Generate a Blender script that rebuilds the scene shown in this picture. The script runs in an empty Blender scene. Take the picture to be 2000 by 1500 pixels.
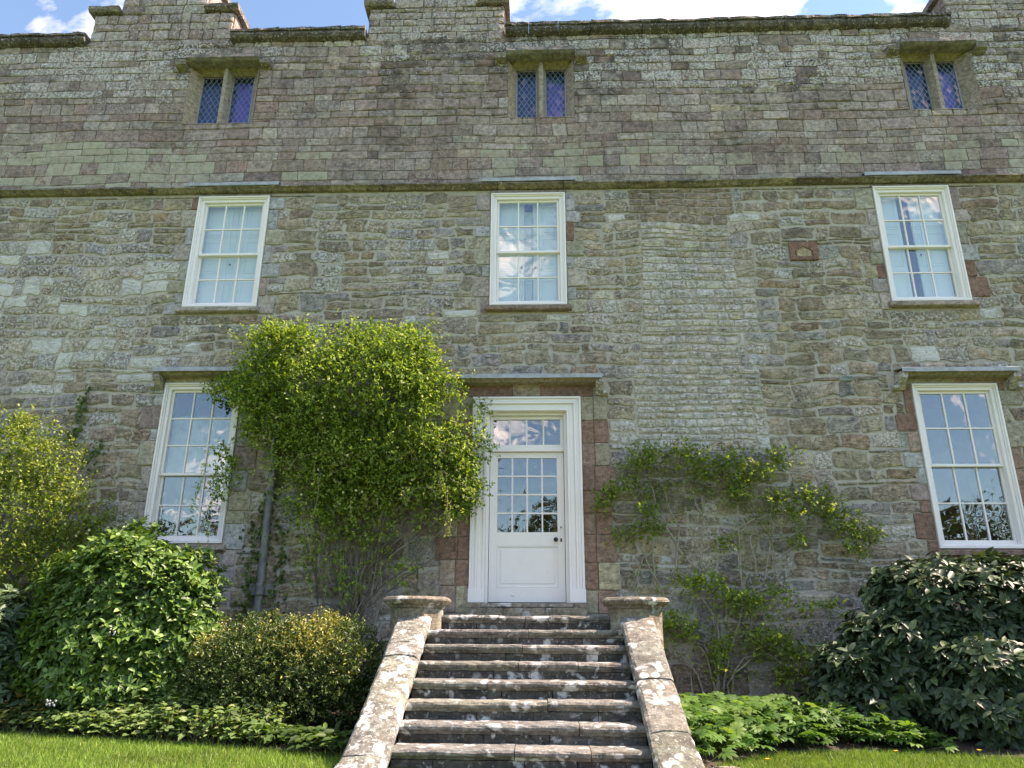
import bpy, math, random
import numpy as np
from mathutils import Vector, Matrix, Euler
random.seed(7); np.random.seed(7)
R = math.radians
scene = bpy.context.scene
C = scene.collection

# ------------------------------------------------------------------ camera
CAMX, CAMY, CAMZ = 0.154, -9.8, 1.75
PITCH, YAW, ROLL, FPX = R(18.65), R(-2.135), R(0.324), 1446.0
cam_data = bpy.data.cameras.new('camera'); cam = bpy.data.objects.new('camera', cam_data); C.objects.link(cam)
cam_data.sensor_fit = 'HORIZONTAL'; cam_data.sensor_width = 36.0; cam_data.lens = FPX * 36.0 / 2000.0
cam_data.clip_start = 0.05; cam_data.clip_end = 6000
_fw = Vector((math.sin(YAW)*math.cos(PITCH), math.cos(YAW)*math.cos(PITCH), math.sin(PITCH)))
_r = Vector((math.cos(YAW), -math.sin(YAW), 0)); _u = _r.cross(_fw)
_r2 = math.cos(ROLL)*_r + math.sin(ROLL)*_u; _u2 = -math.sin(ROLL)*_r + math.cos(ROLL)*_u
cam.matrix_world = Matrix(((_r2.x, _u2.x, -_fw.x, CAMX), (_r2.y, _u2.y, -_fw.y, CAMY), (_r2.z, _u2.z, -_fw.z, CAMZ), (0, 0, 0, 1)))
scene.camera = cam
def project(x, y, z):
    d = Vector((x-CAMX, y-CAMY, z-CAMZ)); w = d.dot(_fw)
    return (1000 + FPX*d.dot(_r2)/w, 750 - FPX*d.dot(_u2)/w)

# ------------------------------------------------------------------ light
SUN_EL, SUN_AZ = R(50), R(2.5)             # azimuth: degrees behind the facade line, from the right
EXPOSURE = 2.05
world = bpy.data.worlds.new('World'); scene.world = world; world.use_nodes = True
wt = world.node_tree; wn = wt.nodes; wl = wt.links; wn.clear()
sky = wn.new('ShaderNodeTexSky'); sky.sky_type = 'NISHITA'; sky.sun_disc = False
sky.sun_elevation = SUN_EL; sky.sun_rotation = R(90) - SUN_AZ; sky.air_density = 1.0; sky.dust_density = 0.2; sky.ozone_density = 1.2
tc = wn.new('ShaderNodeTexCoord'); sep = wn.new('ShaderNodeSeparateXYZ'); wl.new(tc.outputs['Generated'], sep.inputs[0])
def wmath(op, a, b=None, clamp=False):
    m = wn.new('ShaderNodeMath'); m.operation = op; m.use_clamp = clamp
    for i, v in enumerate((a, b)):
        if v is None: continue
        if isinstance(v, (int, float)): m.inputs[i].default_value = v
        else: wl.new(v, m.inputs[i])
    return m.outputs[0]
zz = wmath('ADD', wmath('MAXIMUM', sep.outputs['Z'], 0.0), 0.22)
px_ = wmath('DIVIDE', sep.outputs['X'], zz); py_ = wmath('DIVIDE', sep.outputs['Y'], zz)
cmb = wn.new('ShaderNodeCombineXYZ'); wl.new(px_, cmb.inputs[0]); wl.new(py_, cmb.inputs[1]); cmb.inputs[2].default_value = 3.1
cn = wn.new('ShaderNodeTexNoise'); cn.inputs['Scale'].default_value = 1.55; cn.inputs['Detail'].default_value = 9; cn.inputs['Roughness'].default_value = 0.56
cn.inputs['Distortion'].default_value = 0.25; wl.new(cmb.outputs[0], cn.inputs['Vector'])
cmask = wmath('MULTIPLY', wmath('SUBTRACT', cn.outputs['Fac'], 0.55), 9.0, True)
cshade = wmath('ADD', wmath('MULTIPLY', wmath('SUBTRACT', cn.outputs['Fac'], 0.5), -14.0), 13.5)
ccol = wn.new('ShaderNodeCombineXYZ')
for i, k in enumerate((0.97, 0.985, 1.0)): wl.new(wmath('MULTIPLY', cshade, k), ccol.inputs[i])
wmix = wn.new('ShaderNodeMix'); wmix.data_type = 'RGBA'; wl.new(cmask, wmix.inputs['Factor']); stint = wn.new('ShaderNodeMix'); stint.data_type = 'RGBA'; stint.blend_type = 'MULTIPLY'; stint.inputs['Factor'].default_value = 1.0; stint.inputs['B'].default_value = (.74, .98, 1.0, 1); wl.new(sky.outputs[0], stint.inputs['A']); wl.new(stint.outputs['Result'], wmix.inputs['A']); wl.new(ccol.outputs[0], wmix.inputs['B'])
bg = wn.new('ShaderNodeBackground'); bg.inputs['Strength'].default_value = 0.09; wl.new(wmix.outputs['Result'], bg.inputs['Color'])
wo = wn.new('ShaderNodeOutputWorld'); wl.new(bg.outputs[0], wo.inputs['Surface'])
sun_data = bpy.data.lights.new('sun', 'SUN'); sun_data.energy = 3.6; sun_data.angle = R(0.53); sun_data.color = (1.0, 0.95, 0.86)
sun = bpy.data.objects.new('sun', sun_data); C.objects.link(sun)
sdir = Vector((math.cos(SUN_EL)*math.cos(SUN_AZ), math.cos(SUN_EL)*math.sin(SUN_AZ), math.sin(SUN_EL)))
sun.rotation_euler = sdir.to_track_quat('Z', 'Y').to_euler(); sun.location = (20, 5, 25)
vs = scene.view_settings; vs.view_transform = 'Standard'; vs.look = 'None'; vs.gamma = 1.0; vs.exposure = EXPOSURE; vs.use_curve_mapping = False
vs.use_white_balance = True; vs.white_balance_temperature = 7800; vs.white_balance_tint = 29.0     # camera set for open shade

cy_ = scene.cycles; cy_.max_bounces = 6; cy_.diffuse_bounces = 3; cy_.glossy_bounces = 3; cy_.transmission_bounces = 3; cy_.transparent_max_bounces = 8

# ------------------------------------------------------------------ materials
class NT:
    def __init__(s, name):
        s.m = bpy.data.materials.new(name); s.m.use_nodes = True; s.t = s.m.node_tree; s.n = s.t.nodes; s.l = s.t.links; s.n.clear()
        s.out = s.n.new('ShaderNodeOutputMaterial')
    def put(s, sock, v):
        if v is None: return
        if isinstance(v, bpy.types.NodeSocket): s.l.new(v, sock)
        elif isinstance(v, (tuple, list)) and len(v) == 3 and sock.type == 'RGBA': sock.default_value = (*v, 1)
        else: sock.default_value = v
    def math(s, op, a, b=None, clamp=False):
        m = s.n.new('ShaderNodeMath'); m.operation = op; m.use_clamp = clamp; s.put(m.inputs[0], a)
        if b is not None: s.put(m.inputs[1], b)
        return m.outputs[0]
    def mix(s, f, a, b, mode='MIX'):
        m = s.n.new('ShaderNodeMix'); m.data_type = 'RGBA'; m.blend_type = mode
        s.put(m.inputs['Factor'], f); s.put(m.inputs['A'], a); s.put(m.inputs['B'], b); return m.outputs['Result']
    def pos(s, scale=(1, 1, 1)):
        g = s.n.new('ShaderNodeNewGeometry')
        if scale == (1, 1, 1): return g.outputs['Position']
        v = s.n.new('ShaderNodeVectorMath'); v.operation = 'MULTIPLY'; s.l.new(g.outputs['Position'], v.inputs[0]); v.inputs[1].default_value = scale; return v.outputs[0]
    def noise(s, vec, scale, detail=5, rough=.55, dist=0.0):
        n = s.n.new('ShaderNodeTexNoise'); s.l.new(vec, n.inputs['Vector']); n.inputs['Scale'].default_value = scale
        n.inputs['Detail'].default_value = detail; n.inputs['Roughness'].default_value = rough; n.inputs['Distortion'].default_value = dist; return n.outputs['Fac']
    def voro(s, vec, scale):
        n = s.n.new('ShaderNodeTexVoronoi'); s.l.new(vec, n.inputs['Vector']); n.inputs['Scale'].default_value = scale; return n
    def attr(s, name):
        a = s.n.new('ShaderNodeAttribute'); a.attribute_name = name; return a.outputs['Color']
    def sep(s, c):
        a = s.n.new('ShaderNodeSeparateColor'); s.l.new(c, a.inputs[0]); return a.outputs
    def bump(s, h, strength, dist, normal=None):
        b = s.n.new('ShaderNodeBump'); b.inputs['Strength'].default_value = strength; b.inputs['Distance'].default_value = dist; s.l.new(h, b.inputs['Height'])
        if normal is not None: s.l.new(normal, b.inputs['Normal'])
        return b.outputs[0]
    def bsdf(s, col, rough=.8, normal=None, spec=None, metal=None):
        b = s.n.new('ShaderNodeBsdfPrincipled'); s.put(b.inputs['Base Color'], col); s.put(b.inputs['Roughness'], rough)
        if normal is not None: s.l.new(normal, b.inputs['Normal'])
        if spec is not None: b.inputs['Specular IOR Level'].default_value = spec
        if metal is not None: b.inputs['Metallic'].default_value = metal
        return b.outputs[0]
    def done(s, sh): s.l.new(sh, s.out.inputs['Surface']); return s.m
    def step(s, v, lo, k): return s.math('MULTIPLY', s.math('SUBTRACT', v, lo), k, True)

def stone_material(name, grain=1.0, bump=0.7, spots=False, dist=.02, crack=.55, streak=0.0):
    t = NT(name); P = t.pos()
    tint = t.attr('tint'); w = t.sep(t.attr('wear'))
    n1 = t.noise(P, 11*grain, 7, .62); n2 = t.noise(P, 38*grain, 5, .68); st = t.noise(t.pos((3, 3, 17)), 2.2*grain, 6, .62, .6)
    var = t.math('ADD', t.math('MULTIPLY', n1, .9), t.math('ADD', t.math('MULTIPLY', n2, .85), t.math('MULTIPLY', st, .45)))
    var = t.math('ADD', t.math('MULTIPLY', t.math('SUBTRACT', var, 1.10), 2.3), 1.0)
    var = t.math('MULTIPLY', t.math('MAXIMUM', var, .25), t.math('ADD', .62, t.math('MULTIPLY', t.noise(P, .9, 5, .6), .76)))
    vc = t.n.new('ShaderNodeCombineColor')
    for i in range(3): t.l.new(var, vc.inputs[i])
    col = t.mix(1.0, tint, vc.outputs[0], 'MULTIPLY')
    # chipped cracks and pits, painted dark to boost weak relief shading
    cr = t.noise(t.pos((1, 1, 2.3)), 7.5*grain, 9, .68, .5)
    cr = t.math('SUBTRACT', 1.0, t.math('MULTIPLY', t.math('ABSOLUTE', t.math('SUBTRACT', cr, .5)), 26.0), True)
    cr = t.math('MAXIMUM', cr, t.step(t.noise(P, 21*grain, 6, .7), .62, 9.0))
    cr = t.math('MULTIPLY', cr, t.step(t.noise(P, 2.1, 3), .34, 3.0))
    col = t.mix(t.math('MULTIPLY', cr, crack), col, (.05, .043, .037))
    # a hue drift inside every stone
    hn = t.noise(P, 5*grain, 4, .6)
    col = t.mix(t.step(hn, .5, 2.2), col, t.mix(1.0, col, (1.16, .98, .78), 'MULTIPLY'))
    # dark grime (B), pale green lichen (G), white crust lichen (R)
    dk = t.step(t.math('ADD', t.noise(P, 4.3*grain, 7, .66), t.math('MULTIPLY', n2, .15)), t.math('SUBTRACT', .86, t.math('MULTIPLY', w[2], .5)), 5.0)
    col = t.mix(t.math('MULTIPLY', dk, .8), col, (.055, .048, .042))
    if streak: col = t.mix(t.math('MULTIPLY', t.step(t.noise(t.pos((4.5, 4.5, .42)), 1.5, 7, .66), .54, 5.0), streak), col, (.075, .066, .06))
    gr = t.step(t.math('ADD', t.noise(P, 6.5*grain, 8, .7), t.math('MULTIPLY', n2, .12)), t.math('SUBTRACT', .84, t.math('MULTIPLY', w[1], .5)), 4.0)
    col = t.mix(t.math('MULTIPLY', gr, .66), col, (.41, .425, .31))
    ln = t.noise(P, 26*grain, 9, .68)
    wh = t.step(ln, t.math('SUBTRACT', .80 if spots else .745, t.math('MULTIPLY', w[0], .42)), 9.0)
    hgt = t.math('ADD', t.math('MULTIPLY', n1, .9), t.math('ADD', t.math('MULTIPLY', n2, .22), t.math('MULTIPLY', st, .6)))
    hgt = t.math('SUBTRACT', hgt, t.math('MULTIPLY', cr, .5*crack))
    if spots:
        v = t.voro(P, 9); vr = t.sep(v.outputs['Color'])
        rad = t.math('ADD', t.math('MULTIPLY', vr[0], .80), -.22)
        dn = t.math('ADD', v.outputs['Distance'], t.math('MULTIPLY', t.math('SUBTRACT', n2, .5), .35))
        sp = t.step(t.math('SUBTRACT', rad, dn), 0.0, 9.0)
        sp = t.math('MULTIPLY', sp, t.step(t.noise(P, 2.6, 4), t.math('SUBTRACT', .72, t.math('MULTIPLY', w[0], .50)), 6.0))
        wh = t.math('MAXIMUM', wh, sp)
        bl = t.step(t.noise(P, 5.5, 6, .58, .3), t.math('SUBTRACT', .775, t.math('MULTIPLY', w[0], .38)), 16.0)
        wh = t.math('MAXIMUM', wh, bl)
        ye = t.math('MULTIPLY', t.step(t.noise(P, 7.1, 5, .7), .64, 9.0), w[1])
        col = t.mix(ye, col, (.42, .30, .07))
    col = t.mix(t.math('MULTIPLY', wh, .85), col, (.60, .61, .58))
    hgt = t.math('ADD', hgt, t.math('MULTIPLY', wh, .12))
    return t.done(t.bsdf(col, .92, t.bump(hgt, bump, dist), .25))

def mortar_material(name, c):
    t = NT(name); P = t.pos(); n = t.noise(P, 14, 7, .65); n2 = t.noise(P, 2.2, 4); n3 = t.noise(P, 90, 3)
    v = t.math('ADD', t.math('MULTIPLY', n, 1.0), t.math('ADD', .25, t.math('MULTIPLY', n3, .5)))
    cc = t.n.new('ShaderNodeCombineColor')
    for i in range(3): t.l.new(v, cc.inputs[i])
    col = t.mix(1.0, c, cc.outputs[0], 'MULTIPLY')
    col = t.mix(t.step(n2, .5, 3.0), col, t.mix(1.0, col, (.72, .72, .66), 'MULTIPLY'))
    return t.done(t.bsdf(col, .95, t.bump(t.math('ADD', n, t.math('MULTIPLY', n3, .4)), .9, .02), .2))

def paint_material(name, c, rough=.45):
    t = NT(name); P = t.pos(); n = t.noise(P, 3.0, 5); n2 = t.noise(t.pos((40, 40, 4)), 2.0, 4)
    col = t.mix(t.step(n, .45, 2.5), c, tuple(k*.93 for k in c))
    col = t.mix(t.math('MULTIPLY', t.step(t.noise(P, 14, 8, .72), .60, 5.0), .6), col, tuple(k*.66 for k in c))
    return t.done(t.bsdf(col, rough, t.bump(n2, .12, .004), .4))

def glass_material(name, tintc=(.92, .96, .95), wave=.11, f0=.12):
    t = NT(name); P = t.pos()
    nb = t.bump(t.noise(P, 2.3, 2, .5, .4), wave, .05)
    lw = t.n.new('ShaderNodeLayerWeight'); lw.inputs['Blend'].default_value = .5        # facing = 1 - |cos|, Schlick's law on it
    fac = t.math('ADD', f0, t.math('MULTIPLY', t.math('POWER', lw.outputs['Facing'], 5.0), 1-f0))
    g = t.n.new('ShaderNodeBsdfGlossy'); g.inputs['Roughness'].default_value = .01; g.inputs['Color'].default_value = (1, 1, 1, 1); t.l.new(nb, g.inputs['Normal'])
    tr = t.n.new('ShaderNodeBsdfTransparent'); tr.inputs['Color'].default_value = (*tintc, 1)
    mx = t.n.new('ShaderNodeMixShader'); t.l.new(fac, mx.inputs[0]); t.l.new(tr.outputs[0], mx.inputs[1]); t.l.new(g.outputs[0], mx.inputs[2])
    return t.done(mx.outputs[0])

def leaf_material(name, rough=.45, transl=.3, spec=.4):
    t = NT(name); c = t.attr('tint')
    n = t.noise(t.pos(), 35, 3)
    col = t.mix(t.step(n, .45, 3.0), c, t.mix(1.0, c, (.78, .86, .8), 'MULTIPLY'))
    b = t.bsdf(col, rough, None, spec)
    tr = t.n.new('ShaderNodeBsdfTranslucent'); t.l.new(t.mix(1.0, col, (1.25, 1.2, .55), 'MULTIPLY'), tr.inputs['Color'])
    mx = t.n.new('ShaderNodeMixShader'); mx.inputs[0].default_value = transl; t.l.new(b, mx.inputs[1]); t.l.new(tr.outputs[0], mx.inputs[2])
    return t.done(mx.outputs[0])

def plain(name, c, rough=.8, nscale=12, amt=.3, bump=.2, metal=None, spec=None):
    t = NT(name); P = t.pos(); n = t.noise(P, nscale, 6, .6)
    col = t.mix(t.step(n, .35, 2.5), tuple(k*(1-amt) for k in c), tuple(min(1, k*(1+amt)) for k in c))
    return t.done(t.bsdf(col, rough, t.bump(n, bump, .01), spec, metal))

M = {}
M['rubble'] = stone_material('rubble_stone', 1.0, .95, dist=.028)
M['ashlar'] = stone_material('ashlar_stone', 1.25, .8, dist=.018, streak=.42)
M['dressed'] = stone_material('dressed_stone', 1.6, .35, dist=.012, crack=.22)
M['step'] = stone_material('lichened_stone', 1.3, .8, spots=True, dist=.012, crack=.4)
M['mortar'] = mortar_material('lime_mortar', (.43, .40, .345))
M['joint'] = mortar_material('dark_joint', (.25, .225, .195))
M['white'] = paint_material('white_paint', (.80, .772, .755))
M['shutter'] = paint_material('shutter_paint', (.80, .83, .82), .55)
M['glass'] = glass_material('old_glass')
M['leadglass'] = glass_material('leaded_glass', (.62, .72, .88), .05, .055)
M['lead'] = plain('lead_sheet', (.34, .37, .41), .55, 9, .25, .25, .1)
M['pipelead'] = plain('weathered_lead', (.165, .172, .17), .55, 9, .35, .3, .1)
M['came'] = plain('lead_came', (.24, .28, .32), .5, 20, .2, .1, .3)
M['iron'] = plain('dark_iron', (.03, .03, .035), .4, 20, .3, .1, .6)
M['room'] = plain('room_dark', (.035, .033, .03), .9)
M['purple'] = plain('purple_blind', (.24, .15, .66), .8, 6, .15)
M['navy'] = plain('navy_sky_tone', (.035, .11, .30), .8, 6, .2)
M['soil'] = plain('soil', (.045, .032, .022), .95, 30, .5, 1.0)
M['slate'] = plain('slate', (.10, .10, .11), .7)
M['bark'] = plain('bark', (.17, .135, .10), .85, 40, .45, .8)
M['paletwig'] = plain('pale_twig', (.31, .275, .225), .85, 40, .35, .6)
M['vent'] = plain('vent_green', (.30, .38, .33), .6)
M['yellow'] = plain('dandelion_yellow', (.75, .50, .02), .6)
M['petal'] = plain('cream_petal', (.72, .68, .36), .6)
M['whitepetal'] = plain('white_petal', (.75, .75, .72), .6)
M['leaf'] = leaf_material('leaf_soft', .55, .42, .3)
M['glossleaf'] = leaf_material('leaf_glossy', .42, .25, .35)
M['darkleaf'] = leaf_material('leaf_leathery', .48, .10, .35)
M['grassblade'] = leaf_material('grass_blade', .5, .35)
def lawn_mat():
    t = NT('lawn_grass'); P = t.pos(); n = t.noise(P, 1.4, 5); n2 = t.noise(P, 60, 4, .7)
    col = t.mix(t.step(n2, .3, 2.0), (.05, .085, .012), (.15, .22, .03)); col = t.mix(t.step(n, .5, 3.0), col, t.mix(1.0, col, (1.2, 1.05, .8), 'MULTIPLY'))
    return t.done(t.bsdf(col, .9, t.bump(n2, .9, .03), .2))
M['lawn'] = lawn_mat()
def gravel_mat():
    t = NT('gravel'); v = t.voro(t.pos(), 55); c = t.sep(v.outputs['Color'])[0]
    return t.done(t.bsdf(t.mix(c, (.10, .085, .07), (.30, .27, .23)), .95, t.bump(v.outputs['Distance'], .8, .02), .2))
M['gravel'] = gravel_mat()

# ------------------------------------------------------------------ helpers
WLOC = {}
def link(o, parent=None, loc=(0, 0, 0)):
    C.objects.link(o); WLOC[o.name] = Vector(loc); o.location = loc
    if parent is not None:
        o.parent = parent; o.matrix_parent_inverse = Matrix.Translation(-WLOC[parent.name])
    return o
def tag(o, label=None, cat=None, group=None, kind=None):
    if label: o['label'] = label
    if cat: o['category'] = cat
    if group: o['group'] = group
    if kind: o['kind'] = kind
    return o
def empty(name, loc, label=None, cat=None, group=None, parent=None):
    o = bpy.data.objects.new(name, None); o.empty_display_size = .2; link(o, parent, loc); return tag(o, label, cat, group)
def setattr_col(me, name, arr):
    a = me.attributes.new(name, 'FLOAT_COLOR', 'POINT'); a.data.foreach_set('color', np.asarray(arr, dtype=np.float32).ravel())
def mesh_np(name, V, F, mat, tint=None, wear=None, smooth=False):
    """V (n,3) array, F (m,k) array of equal-sized faces"""
    me = bpy.data.meshes.new(name); V = np.asarray(V, dtype=np.float32); F = np.asarray(F, dtype=np.int32); k = F.shape[1]
    me.vertices.add(len(V)); me.vertices.foreach_set('co', V.ravel())
    me.loops.add(F.size); me.loops.foreach_set('vertex_index', F.ravel())
    me.polygons.add(len(F)); me.polygons.foreach_set('loop_start', np.arange(0, F.size, k, dtype=np.int32))
    if tint is not None: setattr_col(me, 'tint', tint)
    if wear is not None: setattr_col(me, 'wear', wear)
    me.materials.append(mat)
    if smooth: me.polygons.foreach_set('use_smooth', np.ones(len(F), dtype=bool))
    me.update(calc_edges=True); me.validate(); return me
class MB:
    def __init__(s): s.v = []; s.f = []; s.c = []; s.w = []
    def add(s, vs, fs, col=(.3, .3, .3), wear=(0, 0, 0)):
        o = len(s.v); s.v += [tuple(p) for p in vs]; s.f += [tuple(i+o for i in f) for f in fs]; s.c += [(*col, 1)]*len(vs); s.w += [(*wear, 1)]*len(vs); return s
    def box(s, x0, x1, y0, y1, z0, z1, col=(.3, .3, .3), wear=(0, 0, 0), jit=0.0):
        vs = [(x, y, z) for x in (x0, x1) for y in (y0, y1) for z in (z0, z1)]
        if jit: vs = [tuple(c + random.uniform(-jit, jit) for c in p) for p in vs]
        return s.add(vs, [(0, 1, 3, 2), (4, 6, 7, 5), (0, 4, 5, 1), (2, 3, 7, 6), (0, 2, 6, 4), (1, 5, 7, 3)], col, wear)
    def ring(s, x0, x1, z0, z1, t, y0, y1, tb=None, col=(.3, .3, .3)):
        tb = t if tb is None else tb
        s.box(x0, x1, y0, y1, z1-t, z1, col); 
        if tb > 0: s.box(x0, x1, y0, y1, z0, z0+tb, col)
        s.box(x0, x0+t, y0, y1, z0+tb, z1-t, col); return s.box(x1-t, x1, y0, y1, z0+tb, z1-t, col)
    def extrude_x(s, prof, xs, col, wear, jit=0.0):
        """prof: closed list of (y,z); xs: stations along x"""
        n = len(prof); vs = []
        for x in xs:
            for (y, z) in prof: vs.append((x, y + random.uniform(-jit, jit), z + random.uniform(-jit, jit)))
        fs = [tuple(range(n))[::-1], tuple(range((len(xs)-1)*n, len(xs)*n))]
        for i in range(len(xs)-1):
            for j in range(n): a = i*n+j; b = i*n+(j+1) % n; fs.append((a, b, b+n, a+n))
        return s.add(vs, fs, col, wear)
    def tube(s, pts, rads, k=5, col=(.2, .15, .1)):
        pts = [Vector(p) for p in pts]; vs = []; fs = []
        for i, p in enumerate(pts):
            d = (pts[min(i+1, len(pts)-1)] - pts[max(i-1, 0)])
            if d.length < 1e-6: d = Vector((0, 0, 1))
            d.normalize(); a = d.orthogonal().normalized(); b = d.cross(a); r = rads[i] if hasattr(rads, '__len__') else rads
            for j in range(k):
                t = 2*math.pi*j/k; vs.append(p + a*math.cos(t)*r + b*math.sin(t)*r)
        for i in range(len(pts)-1):
            for j in range(k): q = i*k+j; q2 = i*k+(j+1) % k; fs.append((q, q2, q2+k, q+k))
        fs.append(tuple(range(k))[::-1]); fs.append(tuple(range((len(pts)-1)*k, len(pts)*k)))
        return s.add(vs, fs, col)
    def lathe(s, prof, k, cx, cy, rot=0.0, col=(.3, .3, .3), wear=(0, 0, 0), jit=0):
        vs = []; fs = []
        for r, z in prof:
            for j in range(k):
                t = rot + 2*math.pi*j/k; vs.append((cx + r*math.cos(t) + random.uniform(-jit, jit), cy + r*math.sin(t) + random.uniform(-jit, jit), z))
        for i in range(len(prof)-1):
            for j in range(k): a = i*k+j; b = i*k+(j+1) % k; fs.append((a, b, b+k, a+k))
        fs.append(tuple(range(k))[::-1]); fs.append(tuple(range((len(prof)-1)*k, len(prof)*k)))
        return s.add(vs, fs, col, wear)
    def build(s, name, mat, parent=None, bevel=0.0, smooth=False, centre=False):
        off = Vector((0, 0, 0))
        if centre:
            a = np.array(s.v); off = Vector(((a[:, 0].min()+a[:, 0].max())/2, (a[:, 1].min()+a[:, 1].max())/2, a[:, 2].min()))
        me = bpy.data.meshes.new(name); me.from_pydata([tuple(Vector(p)-off) for p in s.v], [], s.f)
        setattr_col(me, 'tint', s.c); setattr_col(me, 'wear', s.w); me.materials.append(mat)
        if smooth: me.polygons.foreach_set('use_smooth', np.ones(len(me.polygons), dtype=bool))
        me.update(); o = bpy.data.objects.new(name, me); link(o, parent, off)
        if bevel:
            b = o.modifiers.new('bevel', 'BEVEL'); b.width = bevel; b.segments = 2; b.limit_method = 'ANGLE'; b.angle_limit = R(50)
        return o
def vn(x, z, s=1.0, seed=0):
    x *= s; z *= s; xi = math.floor(x); zi = math.floor(z); fx = x-xi; fz = z-zi; fx = fx*fx*(3-2*fx); fz = fz*fz*(3-2*fz)
    def h(a, b):
        v = math.sin(a*127.1 + b*311.7 + seed*74.7)*43758.5453; return v - math.floor(v)
    return (h(xi, zi)*(1-fx) + h(xi+1, zi)*fx)*(1-fz) + (h(xi, zi+1)*(1-fx) + h(xi+1, zi+1)*fx)*fz
def clamp(v, a=0.0, b=1.0): return max(a, min(b, v))
def sstep(a, b, v): t = clamp((v-a)/(b-a)); return t*t*(3-2*t)
def vary(c, k): 
    g = random.uniform(1-k, 1+k); return tuple(clamp(q*g*random.uniform(1-k*.25, 1+k*.25), .01, .9) for q in c)

# ------------------------------------------------------------------ ground
GZ = .75
def ground_z(y): return GZ if y > -4.7 else (GZ*(1-sstep(0, 1, (-4.7-y)/3.6)))
ys = [400, 60, 20, 8, 2, 0.5] + [-.25*i for i in range(0, 40)] + [-12, -20, -50, -120, -400, -2500]
xs = [-2500, -200, -40, -14] + [-10 + i for i in range(0, 21)] + [14, 40, 200, 2500]
gv = [(x, y, ground_z(y) - (0 if y < 3 else .0)) for y in ys for x in xs]; nx = len(xs)
gf = [(j*nx+i, (j+1)*nx+i, (j+1)*nx+i+1, j*nx+i+1) for j in range(len(ys)-1) for i in range(nx-1)]
tag(MB().add(gv, gf).build('lawn', M['lawn'], smooth=True), 'short green lawn in front of the flower beds', None, kind='structure')
edgeL = [(-11, -1.2), (-8, -1.1), (-6.5, -1.3), (-5.46, -1.55), (-4.74, -1.82), (-3.83, -2.05), (-2.97, -2.3), (-2.42, -2.48), (-1.89, -2.69), (-1.5, -2.95), (-1.36, -3.3)]
edgeR = [(1.36, -3.5), (1.57, -3.11), (1.75, -2.89), (2.15, -2.53), (2.68, -2.29), (3.15, -2.25), (3.59, -2.28), (4.32, -2.55), (5.5, -2.8), (7.5, -2.8), (11, -2.6)]
def edge_y(x):
    for E_ in (edgeL, edgeR):
        if E_[0][0] <= x <= E_[-1][0]:
            for (a, b) in zip(E_, E_[1:]):
                if a[0] <= x <= b[0]: return a[1] + (b[1]-a[1])*(x-a[0])/(b[0]-a[0])
    return None
for nm, E_, lab in (('flower_bed', edgeL, 'dark soil bed left of the stone steps'), ('flower_bed', edgeR, 'dark soil bed right of the stone steps')):
    vs_ = []; fs_ = []
    pts = []
    for a, b in zip(E_, E_[1:]):
        for k in range(6): pts.append((a[0]+(b[0]-a[0])*k/6, a[1]+(b[1]-a[1])*k/6))
    pts.append(E_[-1]); rows = 7
    for (x, y) in pts:
        for r in range(rows):
            f = r/(rows-1); yy = y*(1-f) + 0.0*f
            vs_.append((x, yy, GZ + .006 + (.02+.05*vn(x*3, yy*3, 1, 5))*min(1, f*5) + .12*f))
    for i in range(len(pts)-1):
        for r in range(rows-1): a = i*rows+r; fs_.append((a, a+rows, a+rows+1, a+1))
    tag(MB().add(vs_, fs_).build(nm, M['soil'], smooth=True), lab, None, kind='structure')
gp = [(-1.40, -3.75), (1.40, -3.2), (1.70, -3.12), (1.80, -3.4), (1.75, -4.4), (-1.45, -4.4)]
tag(MB().add([(x, y, GZ+.005) for x, y in gp], [tuple(range(len(gp)-1, -1, -1))]).build('gravel_path', M['gravel']), 'thin patch of gravel at the foot of the steps', None, kind='structure')

# ------------------------------------------------------------------ the house
house = empty('manor_house', (0, 0, GZ), 'old two-tone stone manor house front with white sash windows and stepped gables', 'house')
WX0, WX1 = -11.0, 10.0
Z_STR0, Z_STR1 = 8.17, 8.30
Z_COP = 11.17
# openings:  x0 x1 z0 z1
SASH = {'UL': (-5.08, -3.97, 6.28, 8.15), 'UC': (-.545, .58, 6.26, 8.13), 'UR': (5.19, 6.305, 6.26, 8.15), 'LL': (-5.13, -4.03, 2.86, 5.10), 'LR': (5.25, 6.39, 2.81, 5.02)}
ATTIC = {'L': (-5.58, -4.42, 9.54, 10.68), 'C': (-.30, .76, 9.54, 10.68), 'R': (5.98, 7.10, 9.55, 10.68)}
ATT_LIGHTS = {'L': ((-5.44, -5.075), (-4.92, -4.56)), 'C': ((-.17, .16), (.305, .635)), 'R': ((6.13, 6.45), (6.60, 6.93))}
DOOR = (-.75, .735, 2.0, 4.86)
obst = []            # rectangles no wall stone may enter
for k, (x0, x1, z0, z1) in SASH.items(): obst.append((x0-.005, z0-.13 if k[0] == 'U' else z0-.15, x1+.005, z1+.02))
for k, (x0, x1, z0, z1) in ATTIC.items(): obst.append((x0, z0, x1, z1+.16))
obst.append((DOOR[0], GZ, DOOR[1], DOOR[3]+.02))
openings = [(x0, z0, x1, z1) for x0, x1, z0, z1 in SASH.values()] + [(x0, z0, x1, z1) for x0, x1, z0, z1 in ATTIC.values()] + [(DOOR[0]+.02, 2.0, DOOR[1]-.02, 4.85)]

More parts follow.
